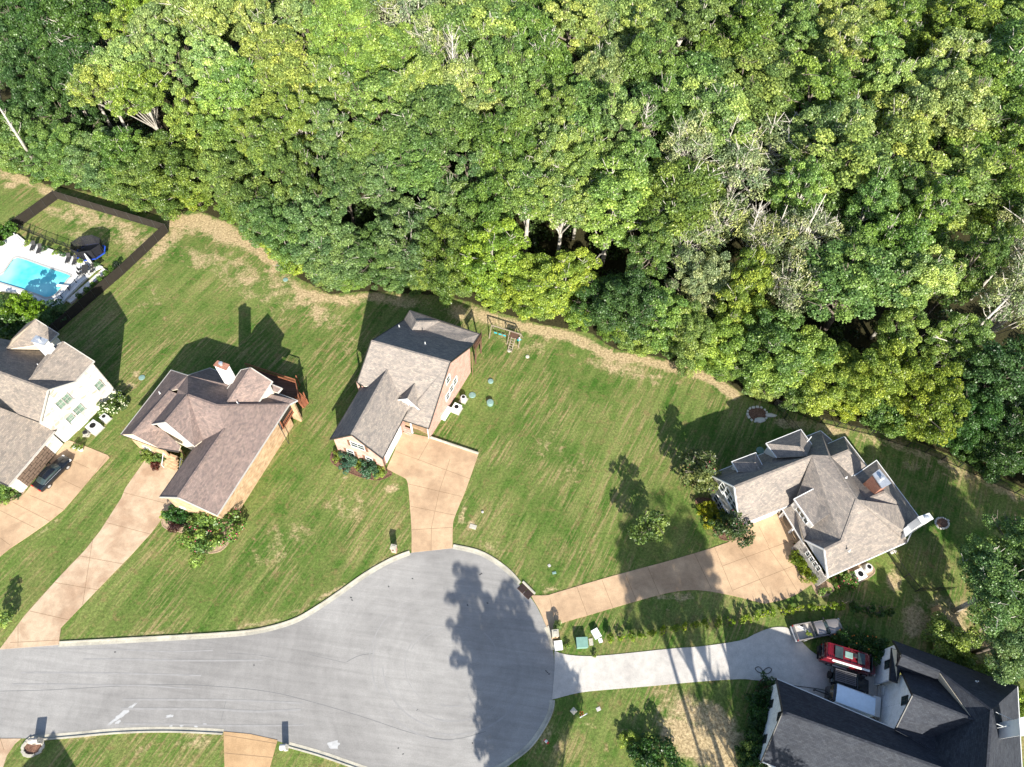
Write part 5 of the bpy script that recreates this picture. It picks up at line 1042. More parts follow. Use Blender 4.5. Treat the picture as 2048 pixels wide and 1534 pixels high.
for sy in (-1, 1): part(t, 'fender', 'black', [((1.35, sy * .88, .95), (1.0, .26, .08))], .03); part(t, 'fender', 'black', [((-1.3, sy * .88, .95), (.95, .26, .08))], .03); part(t, 'headlight', 'lampglass', [((2.14, sy * .42, .85), (.06, .2, .2))], .02)
part(t, 'bumper', 'black', [((2.28, 0, .62), (.22, 1.5, .2))], .03); wheels(t, (-1.3, 1.35), .88, .42)
mb = MB(); mb.tube([(-2.3, 0, 1.0), (-2.05, 0, 1.0)], .42, 18); mb.build('spare_wheel', M['rubber'], t)
# trailer
t = vplace('cargo_trailer', 'white-roofed cargo trailer with a black nose, half hidden behind the courtyard wing roof', 'trailer', wv(1150, 1380), wv(640, 1190), 1.4)
part(t, 'box', 'p_white', [((-.2, 0, 1.45), (4.3, 2.0, 1.9))], .08); lofted(t, 'nose', 'p_black', [ring(1.9, .5, 2.36, .98, .95), ring(2.25, .5, 2.3, .9, .9), ring(2.5, .55, 2.0, .7)]); wheels(t, (-.9, -.1), 1.0, .34)
part(t, 'hitch', 'black', [((3.0, 0, .45), (1.3, .1, .12)), ((3.6, 0, .35), (.12, .12, .5))]); part(t, 'roof_trim', 'steel', [((-.2, sy * .98, 2.42), (4.3, .06, .05)) for sy in (-1, 1)])
# ------------------------------------------------------------------ air conditioners and boxes
def acbox(px, py, s, label, mat='acgrey', rot=0., rnd=False, hgt=.85, legs=True):
    p = at(px, py, hgt * .8); p.z = 0; t = thing('air_conditioner', label, 'air conditioner', 'air conditioners beside the houses', p, rot)
    mb = MB()
    if rnd: mb.lathe((0, 0, .08), [(s / 2, 0), (s / 2, hgt - .1), (s / 2 - .06, hgt)], 20); mb.build('casing', M[mat], t)
    else: mb.box((0, 0, .08 + hgt / 2), (s, s, hgt)); mb.build('casing', M[mat], t, bevel=.04)
    mb = MB(); mb.box((0, 0, .04), (s + .2, s + .2, .08)); mb.build('pad', M['kerb'], t)
    g = MB(); z = .09 + hgt; r = s * .28
    for q in (1.0, .72, .44): g.lathe((0, 0, z), [(r * q, 0), (r * q, .012), (r * q - .03, .012)], 20)
    for k in range(6): a = k * math.pi / 6; g.bar((math.cos(a) * r, math.sin(a) * r, z + .02), (-math.cos(a) * r, -math.sin(a) * r, z + .02), .03, .02)
    g.build('fan_grille', M['black'], t); mb = MB()
    for k in range(7):
        zz = .2 + k * (hgt - .2) / 7
        if rnd: mb.lathe((0, 0, zz), [(s / 2 + .01, 0), (s / 2 + .01, .03)], 20)
        else:
            mb.box((0, -s / 2 - .005, zz), (s * .85, .02, .03)); mb.box((s / 2 + .005, 0, zz), (.02, s * .85, .03))
    mb.build('louvre', M['trimgrey'], t)
rotw = math.atan2(*(lambda d: (d.y, d.x))(at(232, 793) - at(137, 882)))
acbox(*kz(1025, 1385), 1.45, 'large light grey box unit with fan, against the pale stone wall', rot=rotw, hgt=1.0)
acbox(*kz(1145, 1285), .9, 'small grey box unit between the large unit and the white-flowering shrub', rot=rotw)
acbox(*kz(935, 1452), .7, 'small black round unit beside the large grey unit at the stone wall', 'black', rnd=True, hgt=.6)
gz = zm(860, 560, 5.113)
rotc = math.atan2(*(lambda d: (d.y, d.x))(at(944, 743) - at(863, 875)))
acbox(*gz(342, 1205), .85, 'round-cornered light grey unit beside the pink brick wall', 'acgrey', rotc, True)
acbox(*gz(272, 1305), 1.15, 'square white unit with round fan beside the pink brick wall', 'acwhite', rotc)
rotr = math.atan2(*(lambda d: (d.y, d.x))(at(1812, 1082) - at(1655, 1155)))
acbox(*r3(612, 1272), 1.25, 'square white unit with fan between the pink roses and the round grey unit', 'acwhite', rotr)
acbox(*r3(700, 1200), .95, 'round grey unit at the corner of the grey stone house', 'acgrey', rotr, True)
def boxthing(name, label, cat, px, py, size, mat, rot=0., z=None, group=None, bevel=.03, extra=None, lid=None):
    z = size[2] if z is None else z; p = at(px, py, z); p.z = 0; t = thing(name, label, cat, group, p, rot)
    mb = MB(); mb.box((0, 0, size[2] / 2), size); mb.build('body', M[mat], t, bevel=bevel)
    if lid: mb = MB(); mb.box((0, 0, size[2] + .04), (size[0] + .1, size[1] + .1, .08)); mb.build('lid', M[lid], t, bevel=.02)
    return t
boxthing('utility_box', 'square green electrical cabinet on the verge between the two driveways', 'utility box', *fz(740, 790), (1.25, 1.1, .8), 'greenbox', .05, lid='greenbox')
boxthing('utility_box', 'low white cabinet at the kerb beside the pale driveway mouth', 'utility box', *fz(512, 818), (.85, .95, .55), 'acwhite', .1, lid='acwhite')
boxthing('utility_cover', 'flat beige concrete utility cover right of the green cabinet', 'utility cover', *fz(825, 785), (.5, .8, .08), 'kerb', .1)
boxthing('utility_cover', 'flat grey concrete utility cover in a dry patch right of the middle driveway', 'utility cover', 946, 1053, (.9, .6, .08), 'kerb', -.3)
boxthing('utility_cover', 'small teal utility cover in the lawn above the long tan driveway', 'utility cover', *fz(472, 122), (.5, .3, .1), 'lid', .2)
boxthing('utility_cover', 'small dark blue-grey utility cover left of the teal cover', 'utility cover', *fz(425, 52), (.35, .35, .08), 'trimgrey', .5)
boxthing('utility_cover', 'dark flush cover in the lawn right of the garden ornaments', 'utility cover', 1197, 1418, (.5, .4, .05), 'trimgrey', .4)
boxthing('storage_bin', 'pale blue bin lying tipped over on the verge beside the beige cover', 'storage bin', *fz(875, 705), (.75, 1.0, .5), 'p_white', .5, lid='acwhite')
boxthing('storage_bin', 'small white container in front of the tipped pale blue bin', 'storage bin', *fz(915, 772), (.35, .4, .3), 'acwhite', .3, lid='acwhite')
boxthing('deck_box', 'white storage chest against the pink brick wall below the white air conditioner', 'storage chest', *gz(165, 1355), (.6, 1.9, .7), 'acwhite', rotc - 1.5708, lid='acwhite')
for px, py, r, hh, lab in ((*gz(620, 1032), .4, .15, 'small green round septic lid, topmost of the three right of the pink brick wall'), (*gz(432, 1175), .5, .06, 'flat green round septic lid closest to the pink brick wall'), (*gz(615, 1245), .48, .55, 'tall green round septic riser standing proud of the lawn'),
                           (*hz(200, 205), .45, .06, 'flat blue-green round lid in the lawn between the two left houses'), (571, 559, .4, .06, 'dark green round lid in dry grass near the wood'), (*rz(630, 420), .55, .1, 'dark round lid in the shade behind the warm grey roof'), (*gz(810, 722), .28, .08, 'pale grey round stone below the swing set'), (*gz(997, 782), .3, .08, 'grey round stone in the lawn, right of the pale one'), (921, 1024 - 1, .0, 0, '')):
    if not r: continue
    st = 'stone' in lab
    mb = MB(); mb.lathe(at(px, py, hh).xy.to_3d(), [(r, 0), (r, hh), (r * .86, hh + .04), (r * .2, hh + .06)], 16)
    t = thing('stepping_stone' if st else 'round_lid', lab, 'stone' if st else 'septic lid', None, at(px, py, hh).xy.to_3d()); o = mb.build('cover', M['kerb' if st else 'lid'], t); o.location = -t.location
p = at(965, 1023, .2); p.z = 0; t = thing('round_lid', 'tiny grey round valve cap right of the middle driveway', 'valve cap', None, p); mb = MB(); mb.lathe((0, 0, 0), [(.16, 0), (.16, .14), (.05, .18)], 12); mb.build('cover', M['trimgrey'], t)
# storm drain grate
p = at(*fz(195, 300), .05); a = at(*fz(250, 350)); b = at(*fz(150, 250)); rot = math.atan2(b.y - a.y, b.x - a.x); t = thing('storm_drain', 'rusty iron double storm drain grate in the kerb of the turning circle', 'storm drain', None, (p.x, p.y, 0), rot)
for k in (-1, 1):
    mb = MB(); mb.box((k * .5, 0, .04), (.92, .95, .04)); g = mb.build('grate', M['iron'], t); mb = MB()
    for i in range(9): mb.box((k * .5 - .4 + i * .1, 0, .075), (.035, .85, .03))
    mb.build('bar', M['black'], g)
mb = MB(); mb.box((0, -.62, .1), (2.1, .26, .2)); mb.build('kerb_hood', M['kerb'], t, bevel=.03)
# ------------------------------------------------------------------ mailboxes
def mailbox(px, py, zt, size, mat, label, rot=0.0, arch=False, cap='kerb', box=None):
    p = at(px, py, zt); p.z = 0; t = thing('mailbox', label, 'mailbox', 'masonry mailboxes along the kerb', p, rot); w, d, hh = size
    mb = MB(); mb.box((0, 0, hh / 2), (w, d, hh)); mb.build('pillar', M[mat], t, bevel=.01)
    if arch:
        mb = MB(); mb.tube([(-w / 2 + .001, 0, hh), (w / 2 - .001, 0, hh)], d / 2, 16); mb.build('arched_top', M[mat], t)
    else: mb = MB(); mb.box((0, 0, hh + .04), (w + .12, d + .12, .08)); mb.box((0, 0, hh + .11), (w * .6, d * .6, .07)); mb.build('cap', M[cap], t, bevel=.015)
    mb = MB(); mb.box((0, -d / 2 - .03, hh - .3), (.24, .08, .26)); mb.build('letter_door', M[box or 'black'], t, bevel=.02)
mailbox(787, 1095, 1.3, (.62, .55, 1.45), 'brick_pink', 'pink brick pillar mailbox at the kerb left of the middle driveway', -.2)
mailbox(*fz(483, 700), 1.5, (.7, .7, 1.45), 'brick_tan', 'pale capped brick pillar mailbox beside the long tan driveway mouth', .08)
mailbox(66, 1481, 1.2, (1.0, .55, 1.15), 'stone_grey', 'grey stone arched mailbox standing in a ring of dark red flowers', .1, True)
mailbox(566, 1494, 1.2, (.62, .6, 1.25), 'stone_white', 'cream stone arched mailbox beside the rust-coloured driveway stub', .05, True)
p = at(1093, 1483, 1.1); p.z = 0; t = thing('mailbox', 'red and white mailbox on a slim post at the right rim of the turning circle', 'mailbox', None, p, -.7)
mb = MB(); mb.box((0, 0, .5), (.1, .1, 1.0)); mb.build('post', M['white'], t); mb = MB(); mb.tube([(-.3, 0, 1.1), (.3, 0, 1.1)], .13, 12); mb.build('box', M['red'], t); mb = MB(); mb.tube([(-.18, 0, 1.105), (.1, 0, 1.105)], .137, 12); mb.build('stripe', M['white'], t)
# flower ring round the stone mailbox
def ringthing(name, label, cat, px, py, rx, ry, n, mat, s=.22, rot=0., fill=None, rnd=random.Random(3)):
    p = at(px, py, .1); p.z = 0; t = thing(name, label, cat, None, p, rot)
    mb = MB()
    for i in range(n):
        a = 2 * math.pi * i / n; q = s * rnd.uniform(.8, 1.2); mb.box((rx * math.cos(a) * rnd.uniform(.93, 1.07), ry * math.sin(a) * rnd.uniform(.93, 1.07), q * .3), (q * 1.35, q * 1.05, q * .7), a + 1.57 + rnd.uniform(-.3, .3))
    mb.build('edging', M[mat], t, bevel=.02)
    if fill: mb = MB(); mb.poly([(rx * .92 * math.cos(i * .35), ry * .92 * math.sin(i * .35), .04) for i in range(18)]); mb.build('soil', M[fill], t)
    return t
ringthing('flower_ring', 'ring of stones with dark red plants round the grey stone mailbox', 'flower bed', 66, 1493, 1.05, .85, 20, 'kerb', .26, fill='mulch')
ringthing('fire_pit', 'small oval ring of pale stones on the lawn beside the tall white chimney', 'fire pit', 1884.5, 1046, .95, .75, 16, 'rock', .2, .4, 'mulch')
ringthing('garden_pond', 'rock-edged planting mound in the shade left of the metal fence', 'garden pond', 1515, 828, 1.5, 1.2, 15, 'rock', .27, .2, 'mulch')
def rocks(name, label, cat, spots, mat='rock', z=0.0):
    for i, (px, py, s, sy) in enumerate(spots):
        r = random.Random(int(px * 7)); mb = MB(); n = 9; lv = [(1, 0), (.98, .4), (.6, .85), (.15, 1.0)]; b = at(px, py, z); t = thing(name, label if isinstance(label, str) else label[i], cat, None, (b.x, b.y, z))
        ph = [r.uniform(.75, 1.2) for _ in range(n)]
        for q, hh in lv:
            for k in range(n): a = 2 * math.pi * k / n; mb.v.append((s * q * ph[k] * math.cos(a), s * sy * q * ph[k] * math.sin(a), hh * s * .4))
        for j in range(3):
            for k in range(n): k2 = (k + 1) % n; mb.f.append((j * n + k, j * n + k2, (j + 1) * n + k2, (j + 1) * n + k)); mb.m.append(0)
        mb.f.append(tuple(3 * n + k for k in range(n))); mb.m.append(0); mb.build('surface', M[mat], t)
rocks('boulder', ['long flat pale boulder below the rock-edged mound', 'flat grey slab right of the rock-edged mound'], 'boulder', [(1521, 840, .8, .5), (1541, 831, .8, .4)])
rocks('boulder', ['pale round rock at the corner of the grey stone house, left one', 'pale round rock beside it at the head of the metal fence', 'third pale rock, touching the wall corner'], 'boulder', [(*r3(940, 1045), .32, .8), (*r3(965, 1035), .3, .9), (*r3(930, 1020), .26, .9)])
# ------------------------------------------------------------------ fences
def fence_run(name, label, pts, hgt, kind_, spacing, mat, group=None):
    P = [at(x, y, 0) for x, y in pts]; t = thing(name, label, 'fence', group, P[0]); o0 = P[0]
    for a, b in zip(P, P[1:]):
        L = (b - a).length; n = max(1, round(L / spacing)); d = (b - a) / L; rot = math.atan2(d.y, d.x)
        for i in range(n):
            p = a + d * (L * i / n) - o0; q = a + d * (L * (i + 1) / n) - o0; mb = MB(); mb.bar(p, p + V3((0, 0, hgt + .06)), .1); mb.build('post', M[mat if kind_ != 'board' else 'darktrim'], t); mb = MB()
            if kind_ == 'board':
                mb.bar((p + V3((0, 0, hgt / 2))), (q + V3((0, 0, hgt / 2))), .03, hgt); 
                for z in (.35, hgt - .35): mb.bar(p + V3((0, 0, z)) , q + V3((0, 0, z)), .12, .07)
            elif kind_ == 'metal':
                for z in (.12, hgt - .12): mb.bar(p + V3((0, 0, z)), q + V3((0, 0, z)), .04)
                m = int((q - p).length / .14)
                for k in range(1, m): w_ = p.lerp(q, k / m); mb.bar(w_ + V3((0, 0, .05)), w_ + V3((0, 0, hgt)), .018)
            else:
                for z in (.4, hgt - .4): mb.bar(p + V3((0, 0, z)), q + V3((0, 0, z)), .06, .1)
                m = max(2, int((q - p).length / .19))
                for k in range(m): w_ = p.lerp(q, (k + .5) / m); mb.bar(w_ + V3((0, 0, .05)), w_ + V3((0, 0, hgt + random.Random(k + i).uniform(-.06, .06))), .13, .025)
            mb.build('panel', M[mat], t)
    return t
fence_run('privacy_fence', 'tall dark brown board fence around the pool garden', [(-60, 530), (-10, 488), (46, 449), (116, 398)], 1.85, 'board', 2.4, 'fence')
bpy.data.objects['privacy_fence']['label'] = 'tall dark brown board fence, north-west run left of the dry pool garden'
fence_run('privacy_fence', 'tall dark brown board fence, long run between pool garden and wood', [(116, 398), (337, 464)], 1.85, 'board', 2.4, 'fence')
fence_run('privacy_fence', 'tall dark brown board fence, run down the open lawn towards the pale stone house', [(337, 464), (248, 548), (192, 596), (117, 662), (70, 700)], 1.85, 'board', 2.4, 'fence')
fence_run('metal_fence', 'thin black metal fence along the back of the white pool terrace', [pz(240, 655), pz(490, 760), pz(860, 895), pz(1120, 985)], 1.2, 'metal', 2.2, 'black')
fence_run('metal_fence', 'thin black metal fence down the right-hand edge of the pool terrace', [pz(1050, 1060), pz(850, 1250), pz(700, 1420), pz(560, 1500), pz(480, 1460)], 1.1, 'metal', 2.0, 'black')
fence_run('metal_fence', 'black metal fence and gate at the lower corner of the grey stone house', [(1774, 1106), (1807, 1155), (1831, 1183), (1905, 1180)], 1.5, 'metal', 2.4, 'black')
fence_run('metal_fence', 'black metal fence climbing from the rock mound towards the wood', [(1546, 808), (1568, 838), (1594, 868)], 1.4, 'metal', 2.4, 'black')
fence_run('metal_fence', 'long black metal fence along the foot of the wood at the right', [(1546, 808), (1640, 846), (1740, 870), (1850, 905), (1950, 950), (2070, 1005)], 1.4, 'metal', 2.4, 'black')
fence_run('picket_fence', 'weathered tan picket fence beside the charcoal-roofed house', [(1862, 1218), (1866, 1260), (1866, 1305)], 1.8, 'picket', 2.4, 'woodtan')
fence_run('picket_fence', 'tan picket fence at the right edge below the big tree', [(2010, 1290), (2040, 1330), (2052, 1350)], 1.6, 'picket', 2.4, 'woodpale')
# retaining kerb along the middle driveway
a, b = at(*c6(1130, 285), 0), at(*c6(1620, 450), 0)
for lab, p, q in (('low concrete retaining wall along the upper edge of the middle driveway', a, b),):
    mb = MB(); mb.bar(V3((0, 0, .15)), q - p + V3((0, 0, .15)), .22, .42); o = mb.build('retaining_wall', M['kerb'], bevel=.02); o.location = p; tag(o, lab, 'retaining wall')
# ------------------------------------------------------------------ pool terrace
deck = [pz(-300, 900), pz(0, 800), pz(110, 730), pz(185, 700), pz(270, 770), pz(1120, 1055), pz(1050, 1085), pz(870, 1250), pz(720, 1405), pz(680, 1460), pz(560, 1500), pz(200, 1340), pz(-300, 1280)]
pool = smoothpts([pz(100, 1025), pz(150, 965), pz(235, 962), pz(500, 1055), pz(770, 1148), pz(745, 1200), pz(660, 1310), pz(590, 1380), pz(490, 1400), pz(390, 1360), pz(0, 1240), pz(-200, 1180), pz(-180, 1090), pz(0, 1140)], 4, True)
o = sheet('pool_terrace', deck, .35, M['deckcon'], .35, holes=[list(reversed(pool))])
o = sheet('pool_water', pool, .18, M['water'])
mb = MB(); PP = [at(x, y, .35) for x, y in pool]
for i in range(len(PP)):
    a, b = PP[i], PP[(i + 1) % len(PP)]; mb.bar(a + V3((0, 0, .02)), b + V3((0, 0, .02)), .3, .07)
tag(mb.build('pool_coping', M['trimgrey']), 'pale stone coping round the turquoise swimming pool', 'pool coping')
mb = MB(); A, B = at(*pz(1130, 1075), .35), at(*pz(725, 1430), .35); d = (B - A).normalized(); n = V3((-d.y, d.x, 0))
if n.x < 0: n = -n
mb.prism([A, B, B + n * .9, A + n * .9], .35); o = mb.build('terrace_wall', M['stone_white'], recalc=True); tag(o, 'broad pale stone retaining wall along the right edge of the pool terrace', 'retaining wall')
mb = MB(); a, b = at(*pz(745, 1275), .7), at(*pz(620, 1262), .7); mb.bar(a + (a - b) * .1, b, .45, .07); t = thing('diving_board', 'white diving board over the right-hand end of the pool', 'diving board', None, (a.x, a.y, .35)); o = mb.build('board', M['white'], t, bevel=.02); o.location = -t.location
mb = MB(); mb.box((0, 0, .15), (.4, .5, .3)); mb.build('stand', M['acgrey'], t)
def lounger(px, py, rot, lab):
    p = at(px, py, .65); t = thing('sun_lounger', lab, 'sun lounger', 'dark loungers along the pool fence', (p.x, p.y, .35), rot)
    mb = MB(); mb.box((.25, 0, .32), (1.2, .6, .06)); mb.build('seat', M['darktrim'], t); mb = MB(); mb.bar((-.3, 0, .32), (-.85, 0, .75), .6, .06); mb.build('backrest', M['darktrim'], t)
    for x in (-.3, .8):
        for y in (-.26, .26): mb = MB(); mb.bar((x, y, 0), (x, y, .3), .05); mb.build('leg', M['darktrim'], t)
dl = math.atan2(*(lambda d: (d.y, d.x))(at(*pz(540, 1065)) - at(*pz(570, 990))))
for i, (x, y) in enumerate(((360, 838), (430, 868), (745, 972), (820, 992))): lounger(*pz(x, y), dl, 'dark lounger, %s from the left along the pool fence' % ordn(i))
def umbrella(px, py, hh, lab):
    p = at(px, py, .35); t = thing('closed_parasol', lab, 'parasol', None, p); mb = MB(); mb.lathe((0, 0, 0), [(.4, 0), (.4, .08), (.05, .12)], 14); mb.build('base', M['trimgrey'], t)
    mb = MB(); mb.tube([(0, 0, 0), (0, 0, hh)], .03, 8); mb.build('pole', M['white'], t); mb = MB(); mb.lathe((0, 0, hh - 2.0), [(.2, 0), (.24, .5), (.16, 1.3), (.06, 2.0)], 12); mb.build('folded_canopy', M['deckcon'], t)
umbrella(*pz(262, 835), 2.9, 'tall closed white parasol at the upper-left corner of the pool terrace'); umbrella(*pz(1005, 1030), 2.4, 'closed white parasol beside the patio table')
p = at(*pz(935, 1090), .9); t = thing('patio_table', 'dark patio table with chairs in the right corner of the pool terrace', 'patio table', None, (p.x, p.y, .35), .3); mb = MB(); mb.box((0, 0, .72), (.9, 1.8, .05)); mb.build('table_top', M['darktrim'], t)
for sx in (-.35, .35):
    for sy in (-.8, .8): mb = MB(); mb.bar((sx, sy, 0), (sx, sy, .7), .06); mb.build('leg', M['darktrim'], t)
for i, (dx, dy, lab) in enumerate(((-.9, .4, 'upper-left'), (-.9, -.45, 'lower-left'), (.9, .4, 'upper-right'), (.9, -.45, 'lower-right'))):
    c = thing('patio_chair', 'dark patio chair on the %s side of the terrace table' % lab, 'chair', 'chairs round the terrace table', (p.x + dx * .95 - dy * .3, p.y + dy + dx * .28, .35), .3 + (0 if dx < 0 else math.pi))
    mb = MB(); mb.box((0, 0, .42), (.5, .5, .05)); mb.build('seat', M['darktrim'], c); mb = MB(); mb.box((-.24, 0, .68), (.04, .5, .5)); mb.build('backrest', M['darktrim'], c)
    for sx in (-.2, .2):
        for sy in (-.2, .2): mb = MB(); mb.bar((sx, sy, 0), (sx, sy, .4), .04); mb.build('leg', M['darktrim'], c)
# trampoline
p = at(*pz(1000, 905), .6); t = thing('trampoline', 'blue padded trampoline with black safety net in the dry pool garden', 'trampoline', None, (p.x, p.y, 0), .25)
def oct_(r, z, k=8): return [V3((r * math.cos(2 * math.pi * (i + .5) / k) * 1.12, r * math.sin(2 * math.pi * (i + .5) / k) * .9, z)) for i in range(k)]
O, I_ = oct_(2.15, .8), oct_(1.93, .8); mb = MB()
for i in range(8): j = (i + 1) % 8; mb.prism([O[i], O[j], I_[j], I_[i]], .06)
mb.build('safety_pad', M['blue'], t); mb = MB(); mb.poly(oct_(1.94, .77)); mb.build('jumping_mat', M['black'], t)
for i in range(8):
    q = oct_(2.1, 0)[i]; mb = MB(); mb.bar(q, q + V3((0, 0, 2.7)), .06); mb.build('net_pole', M['black'], t)
mb = MB(); T_ = oct_(2.05, 2.65); B_ = oct_(1.8, .85)
for i in range(8): j = (i + 1) % 8; mb.poly([B_[i], B_[j], T_[j], T_[i]])
mb.build('safety_net', M['net'], t)
mb = MB()
for i in range(8): mb.bar(T_[i], T_[(i + 1) % 8], .05)
mb.build('net_rim', M['black'], t)
# swing set
A, B = at(*gz(630, 462), 2.1), at(*gz(932, 556), 2.1); t = thing('swing_set', 'timber swing set with ladder and slide at the edge of the wood', 'swing set', None, (A.x, A.y, 0)); o0 = V3((A.x, A.y, 0)); A -= o0; B -= o0
d = (B - A).normalized(); n = V3((-d.y, d.x, 0)); mb = MB(); mb.bar(A, B, .13); mb.build('beam', M['woodpale'], t)
for q in (A, A.lerp(B, .62), B):
    for s_ in (-1, 1): mb = MB(); mb.bar(q, V3((q.x, q.y, 0)) + n * s_ * 1.0, .1); mb.build('leg', M['woodpale'], t)
for f in (.14, .3, .44):
    q = A.lerp(B, f); mb = MB()
    for e in (-.25, .25): mb.bar(q + d * e, q + d * e - V3((0, 0, 1.6)), .02)
    mb.build('swing_rope', M['darktrim'], t); mb = MB(); mb.box(q - V3((0, 0, 1.6)), (.5, .2, .04), math.atan2(d.y, d.x)); mb.build('swing_seat', M['teal'], t)
q = A.lerp(B, .78); mb = MB(); mb.box(q - V3((0, 0, .7)), (1.3, 1.2, .08), math.atan2(d.y, d.x)); mb.build('platform', M['wooddark'], t); mb = MB()
for e in (-.25, .35): mb.bar(q - V3((0, 0, .6)) - n * .5 + d * e, V3((q.x, q.y, 0)) - n * 2.2 + d * e, .09)
for k in range(6): f = k / 6 + .08; a_ = (q - V3((0, 0, .6)) - n * .5).lerp(V3((q.x, q.y, 0)) - n * 2.2, f); mb.bar(a_ - d * .25, a_ + d * .35, .08)
mb.build('ladder', M['woodpale'], t)
p = at(*gz(910, 600), .4); c = thing('toy_car', 'small turquoise and white toy beside the swing set', 'toy', None, (p.x, p.y, 0), .4); mb = MB(); mb.box((0, 0, .22), (.6, .4, .3)); mb.build('body', M['teal'], c, bevel=.06); mb = MB(); mb.box((.05, 0, .45), (.3, .34, .2)); mb.build('seat', M['white'], c, bevel=.04)
# garden ornaments, hose, pots
def ornament(px, py, top, lab, kind_):
    b = at(px, py, 0); t = thing('garden_ornament', lab, 'garden ornament', None, b); mb = MB(); mb.tube([(0, 0, 0), (0, 0, top)], .03, 6); mb.build('post', M['darktrim'], t)
    if kind_ == 'feeder': mb = MB(); mb.lathe((0, 0, top - .1), [(.1, 0), (.42, .04), (.08, .32)], 4); mb.build('roof', M['cream'], t)
    else:
        for i in range(8): a = i * math.pi / 4; mb = MB(); mb.box((.16 * math.cos(a), .16 * math.sin(a), top), (.2, .12, .03), a); mb.build('petal', M['red' if i % 2 else 'yellow'], t)
ornament(*fz(642, 1470), 1.9, 'cream-roofed bird feeder on a slim pole below the pale driveway', 'feeder'); ornament(*fz(718, 1490), 1.7, 'red and yellow pinwheel flower on a pole beside the bird feeder', 'flower')
mb = MB(); a, b = at(*fz(722, 1508), .3), at(*fz(788, 1472), .9); mb.bar(V3((0, 0, -.3)), b - a, .1, .05); o = mb.build('white_stake', M['white']); o.location = a; tag(o, 'leaning white stake beside the pinwheel flower pole', 'stake')
hp = [wv(600, 1160), wv(450, 1130), wv(250, 1105), wv(60, 1080)]; P = [at(x, y, .09) for x, y in hp] + [at(*wz(q[0], q[1]), .1) for q in ((240, 665), (200, 640), (160, 600), (130, 590), (110, 565), (140, 555), (180, 600), (215, 595), (228, 570), (200, 560), (160, 590))]
P2 = []
for i in range(len(P) - 1):
    p0, p1, p2, p3 = P[max(i - 1, 0)], P[i], P[i + 1], P[min(i + 2, len(P) - 1)]
    for k in range(5):
        u = k / 5; P2.append(.5 * ((2 * p1) + (-p0 + p2) * u + (2 * p0 - 5 * p1 + 4 * p2 - p3) * u * u + (-p0 + 3 * p1 - 3 * p2 + p3) * u ** 3))
mb = MB(); mb.tube(P2, .035, 6); tag(mb.build('garden_hose', M['darktrim'], smooth=True), 'dark garden hose looped on the pale concrete drive', 'hose')
def pot(px, py, lab, mat='white', tone='yellow', z=.06, s=1.0, k='small0'):
    p = at(px, py, z + .35); p.z = z; t = thing('potted_plant', lab, 'potted plant', 'potted plants at the doors', p); mb = MB(); mb.lathe((0, 0, 0), [(.2 * s, 0), (.3 * s, .38 * s), (.26 * s, .4 * s)], 14); mb.build('pot', M[mat], t)
    c = bpy.data.objects.new('foliage', KIND[k][0]); COL.objects.link(c); c.parent = t; c.location = (0, 0, .3 * s); c.scale = (s, s, s); b = PAL[tone][0]; c.color = (*b, 1)
pot(*mz(822, 405), 'white pot with a green plant beside the black sedan, left of the pair', 'white', 'light'); pot(*mz(882, 425), 'white pot with a yellow plant beside the black sedan, right of the pair', 'white', 'yellow', s=1.15)
pot(*wv(1385, 1095), 'pot with a small green plant on the white courtyard porch', 'trimgrey', 'mid', .3); pot(*wv(1440, 1095), 'orange-tinted potted plant on the white courtyard porch', 'orange', 'olive', .3, .8); pot(*wv(1400, 1155), 'dark blue glazed pot on the white courtyard porch', 'darkblue', 'dark', .3, 1.1); pot(*wv(1330, 1465), 'potted plant on the lower part of the courtyard porch', 'browntrim', 'dark', .3); pot(*wv(1408, 1448), 'terracotta pot on the lower part of the courtyard porch', 'orange', 'mid', .3, .8)
pot(*fz(497, 640), 'dark pot with brown grasses behind the pale capped brick mailbox', 'darktrim', 'olive', 0, 1.5)
# ------------------------------------------------------------------ beds and shrubs
def bed(lab, pts, mat, z=.03):
    P = [at(x, y, z) for x, y in smoothpts(pts, 4, True)]; c = sum(P, V3()) / len(P); mb = MB(); q = [p - V3((c.x, c.y, 0)) for p in P]
    a = sum(((q[i].x * q[(i + 1) % len(q)].y - q[i].y * q[(i + 1) % len(q)].x) for i in range(len(q))))
    if a < 0: q.reverse()
    tris = tessellate_polygon([q])
    for t in tris:
        tp = [q[i] for i in t]
        if (tp[1] - tp[0]).cross(tp[2] - tp[0]).z < 0: tp.reverse()
        mb.poly(tp)
    for i in range(len(q)): mb.bar(q[i], q[(i + 1) % len(q)], .12, .1)
    o = mb.build('flower_bed', M[mat]); o.location = (c.x, c.y, 0); tag(o, lab, 'flower bed')
bed('brown mulch bed curving below the shuttered gable of the pink brick house', [c6(130, 430), c6(108, 500), c6(150, 560), c6(300, 640), c6(450, 695), c6(600, 715), c6(690, 685), c6(735, 650), c6(660, 600), c6(400, 500), c6(200, 425)], 'mulch')
bed('gravel bed with pink-flowering shrubs at the tip of the tan brick house', [hz(365, 1255), hz(355, 1310), hz(400, 1345), hz(480, 1360), hz(560, 1400), hz(620, 1500), hz(760, 1515), hz(850, 1440), hz(880, 1280), hz(740, 1260), hz(450, 1180)], 'gravel')
bed('reddish mulch strip below the windows of the grey stone gable', [rz(180, 760), rz(215, 850), rz(290, 960), rz(360, 1040), rz(470, 1040), rz(500, 975), rz(400, 900), rz(300, 770)], 'mulch')
bed('mulch bed with roses along the lower wall of the grey stone house', [r3(230, 1300), r3(440, 1300), r3(560, 1365), r3(760, 1260), r3(700, 1160), r3(560, 1180), r3(350, 1270)], 'gravel')
bed('pale gravel bed at the corner of the tan driveway', [rz(985, 1330), rz(1045, 1440), rz(1140, 1400), rz(1100, 1340)], 'gravel')
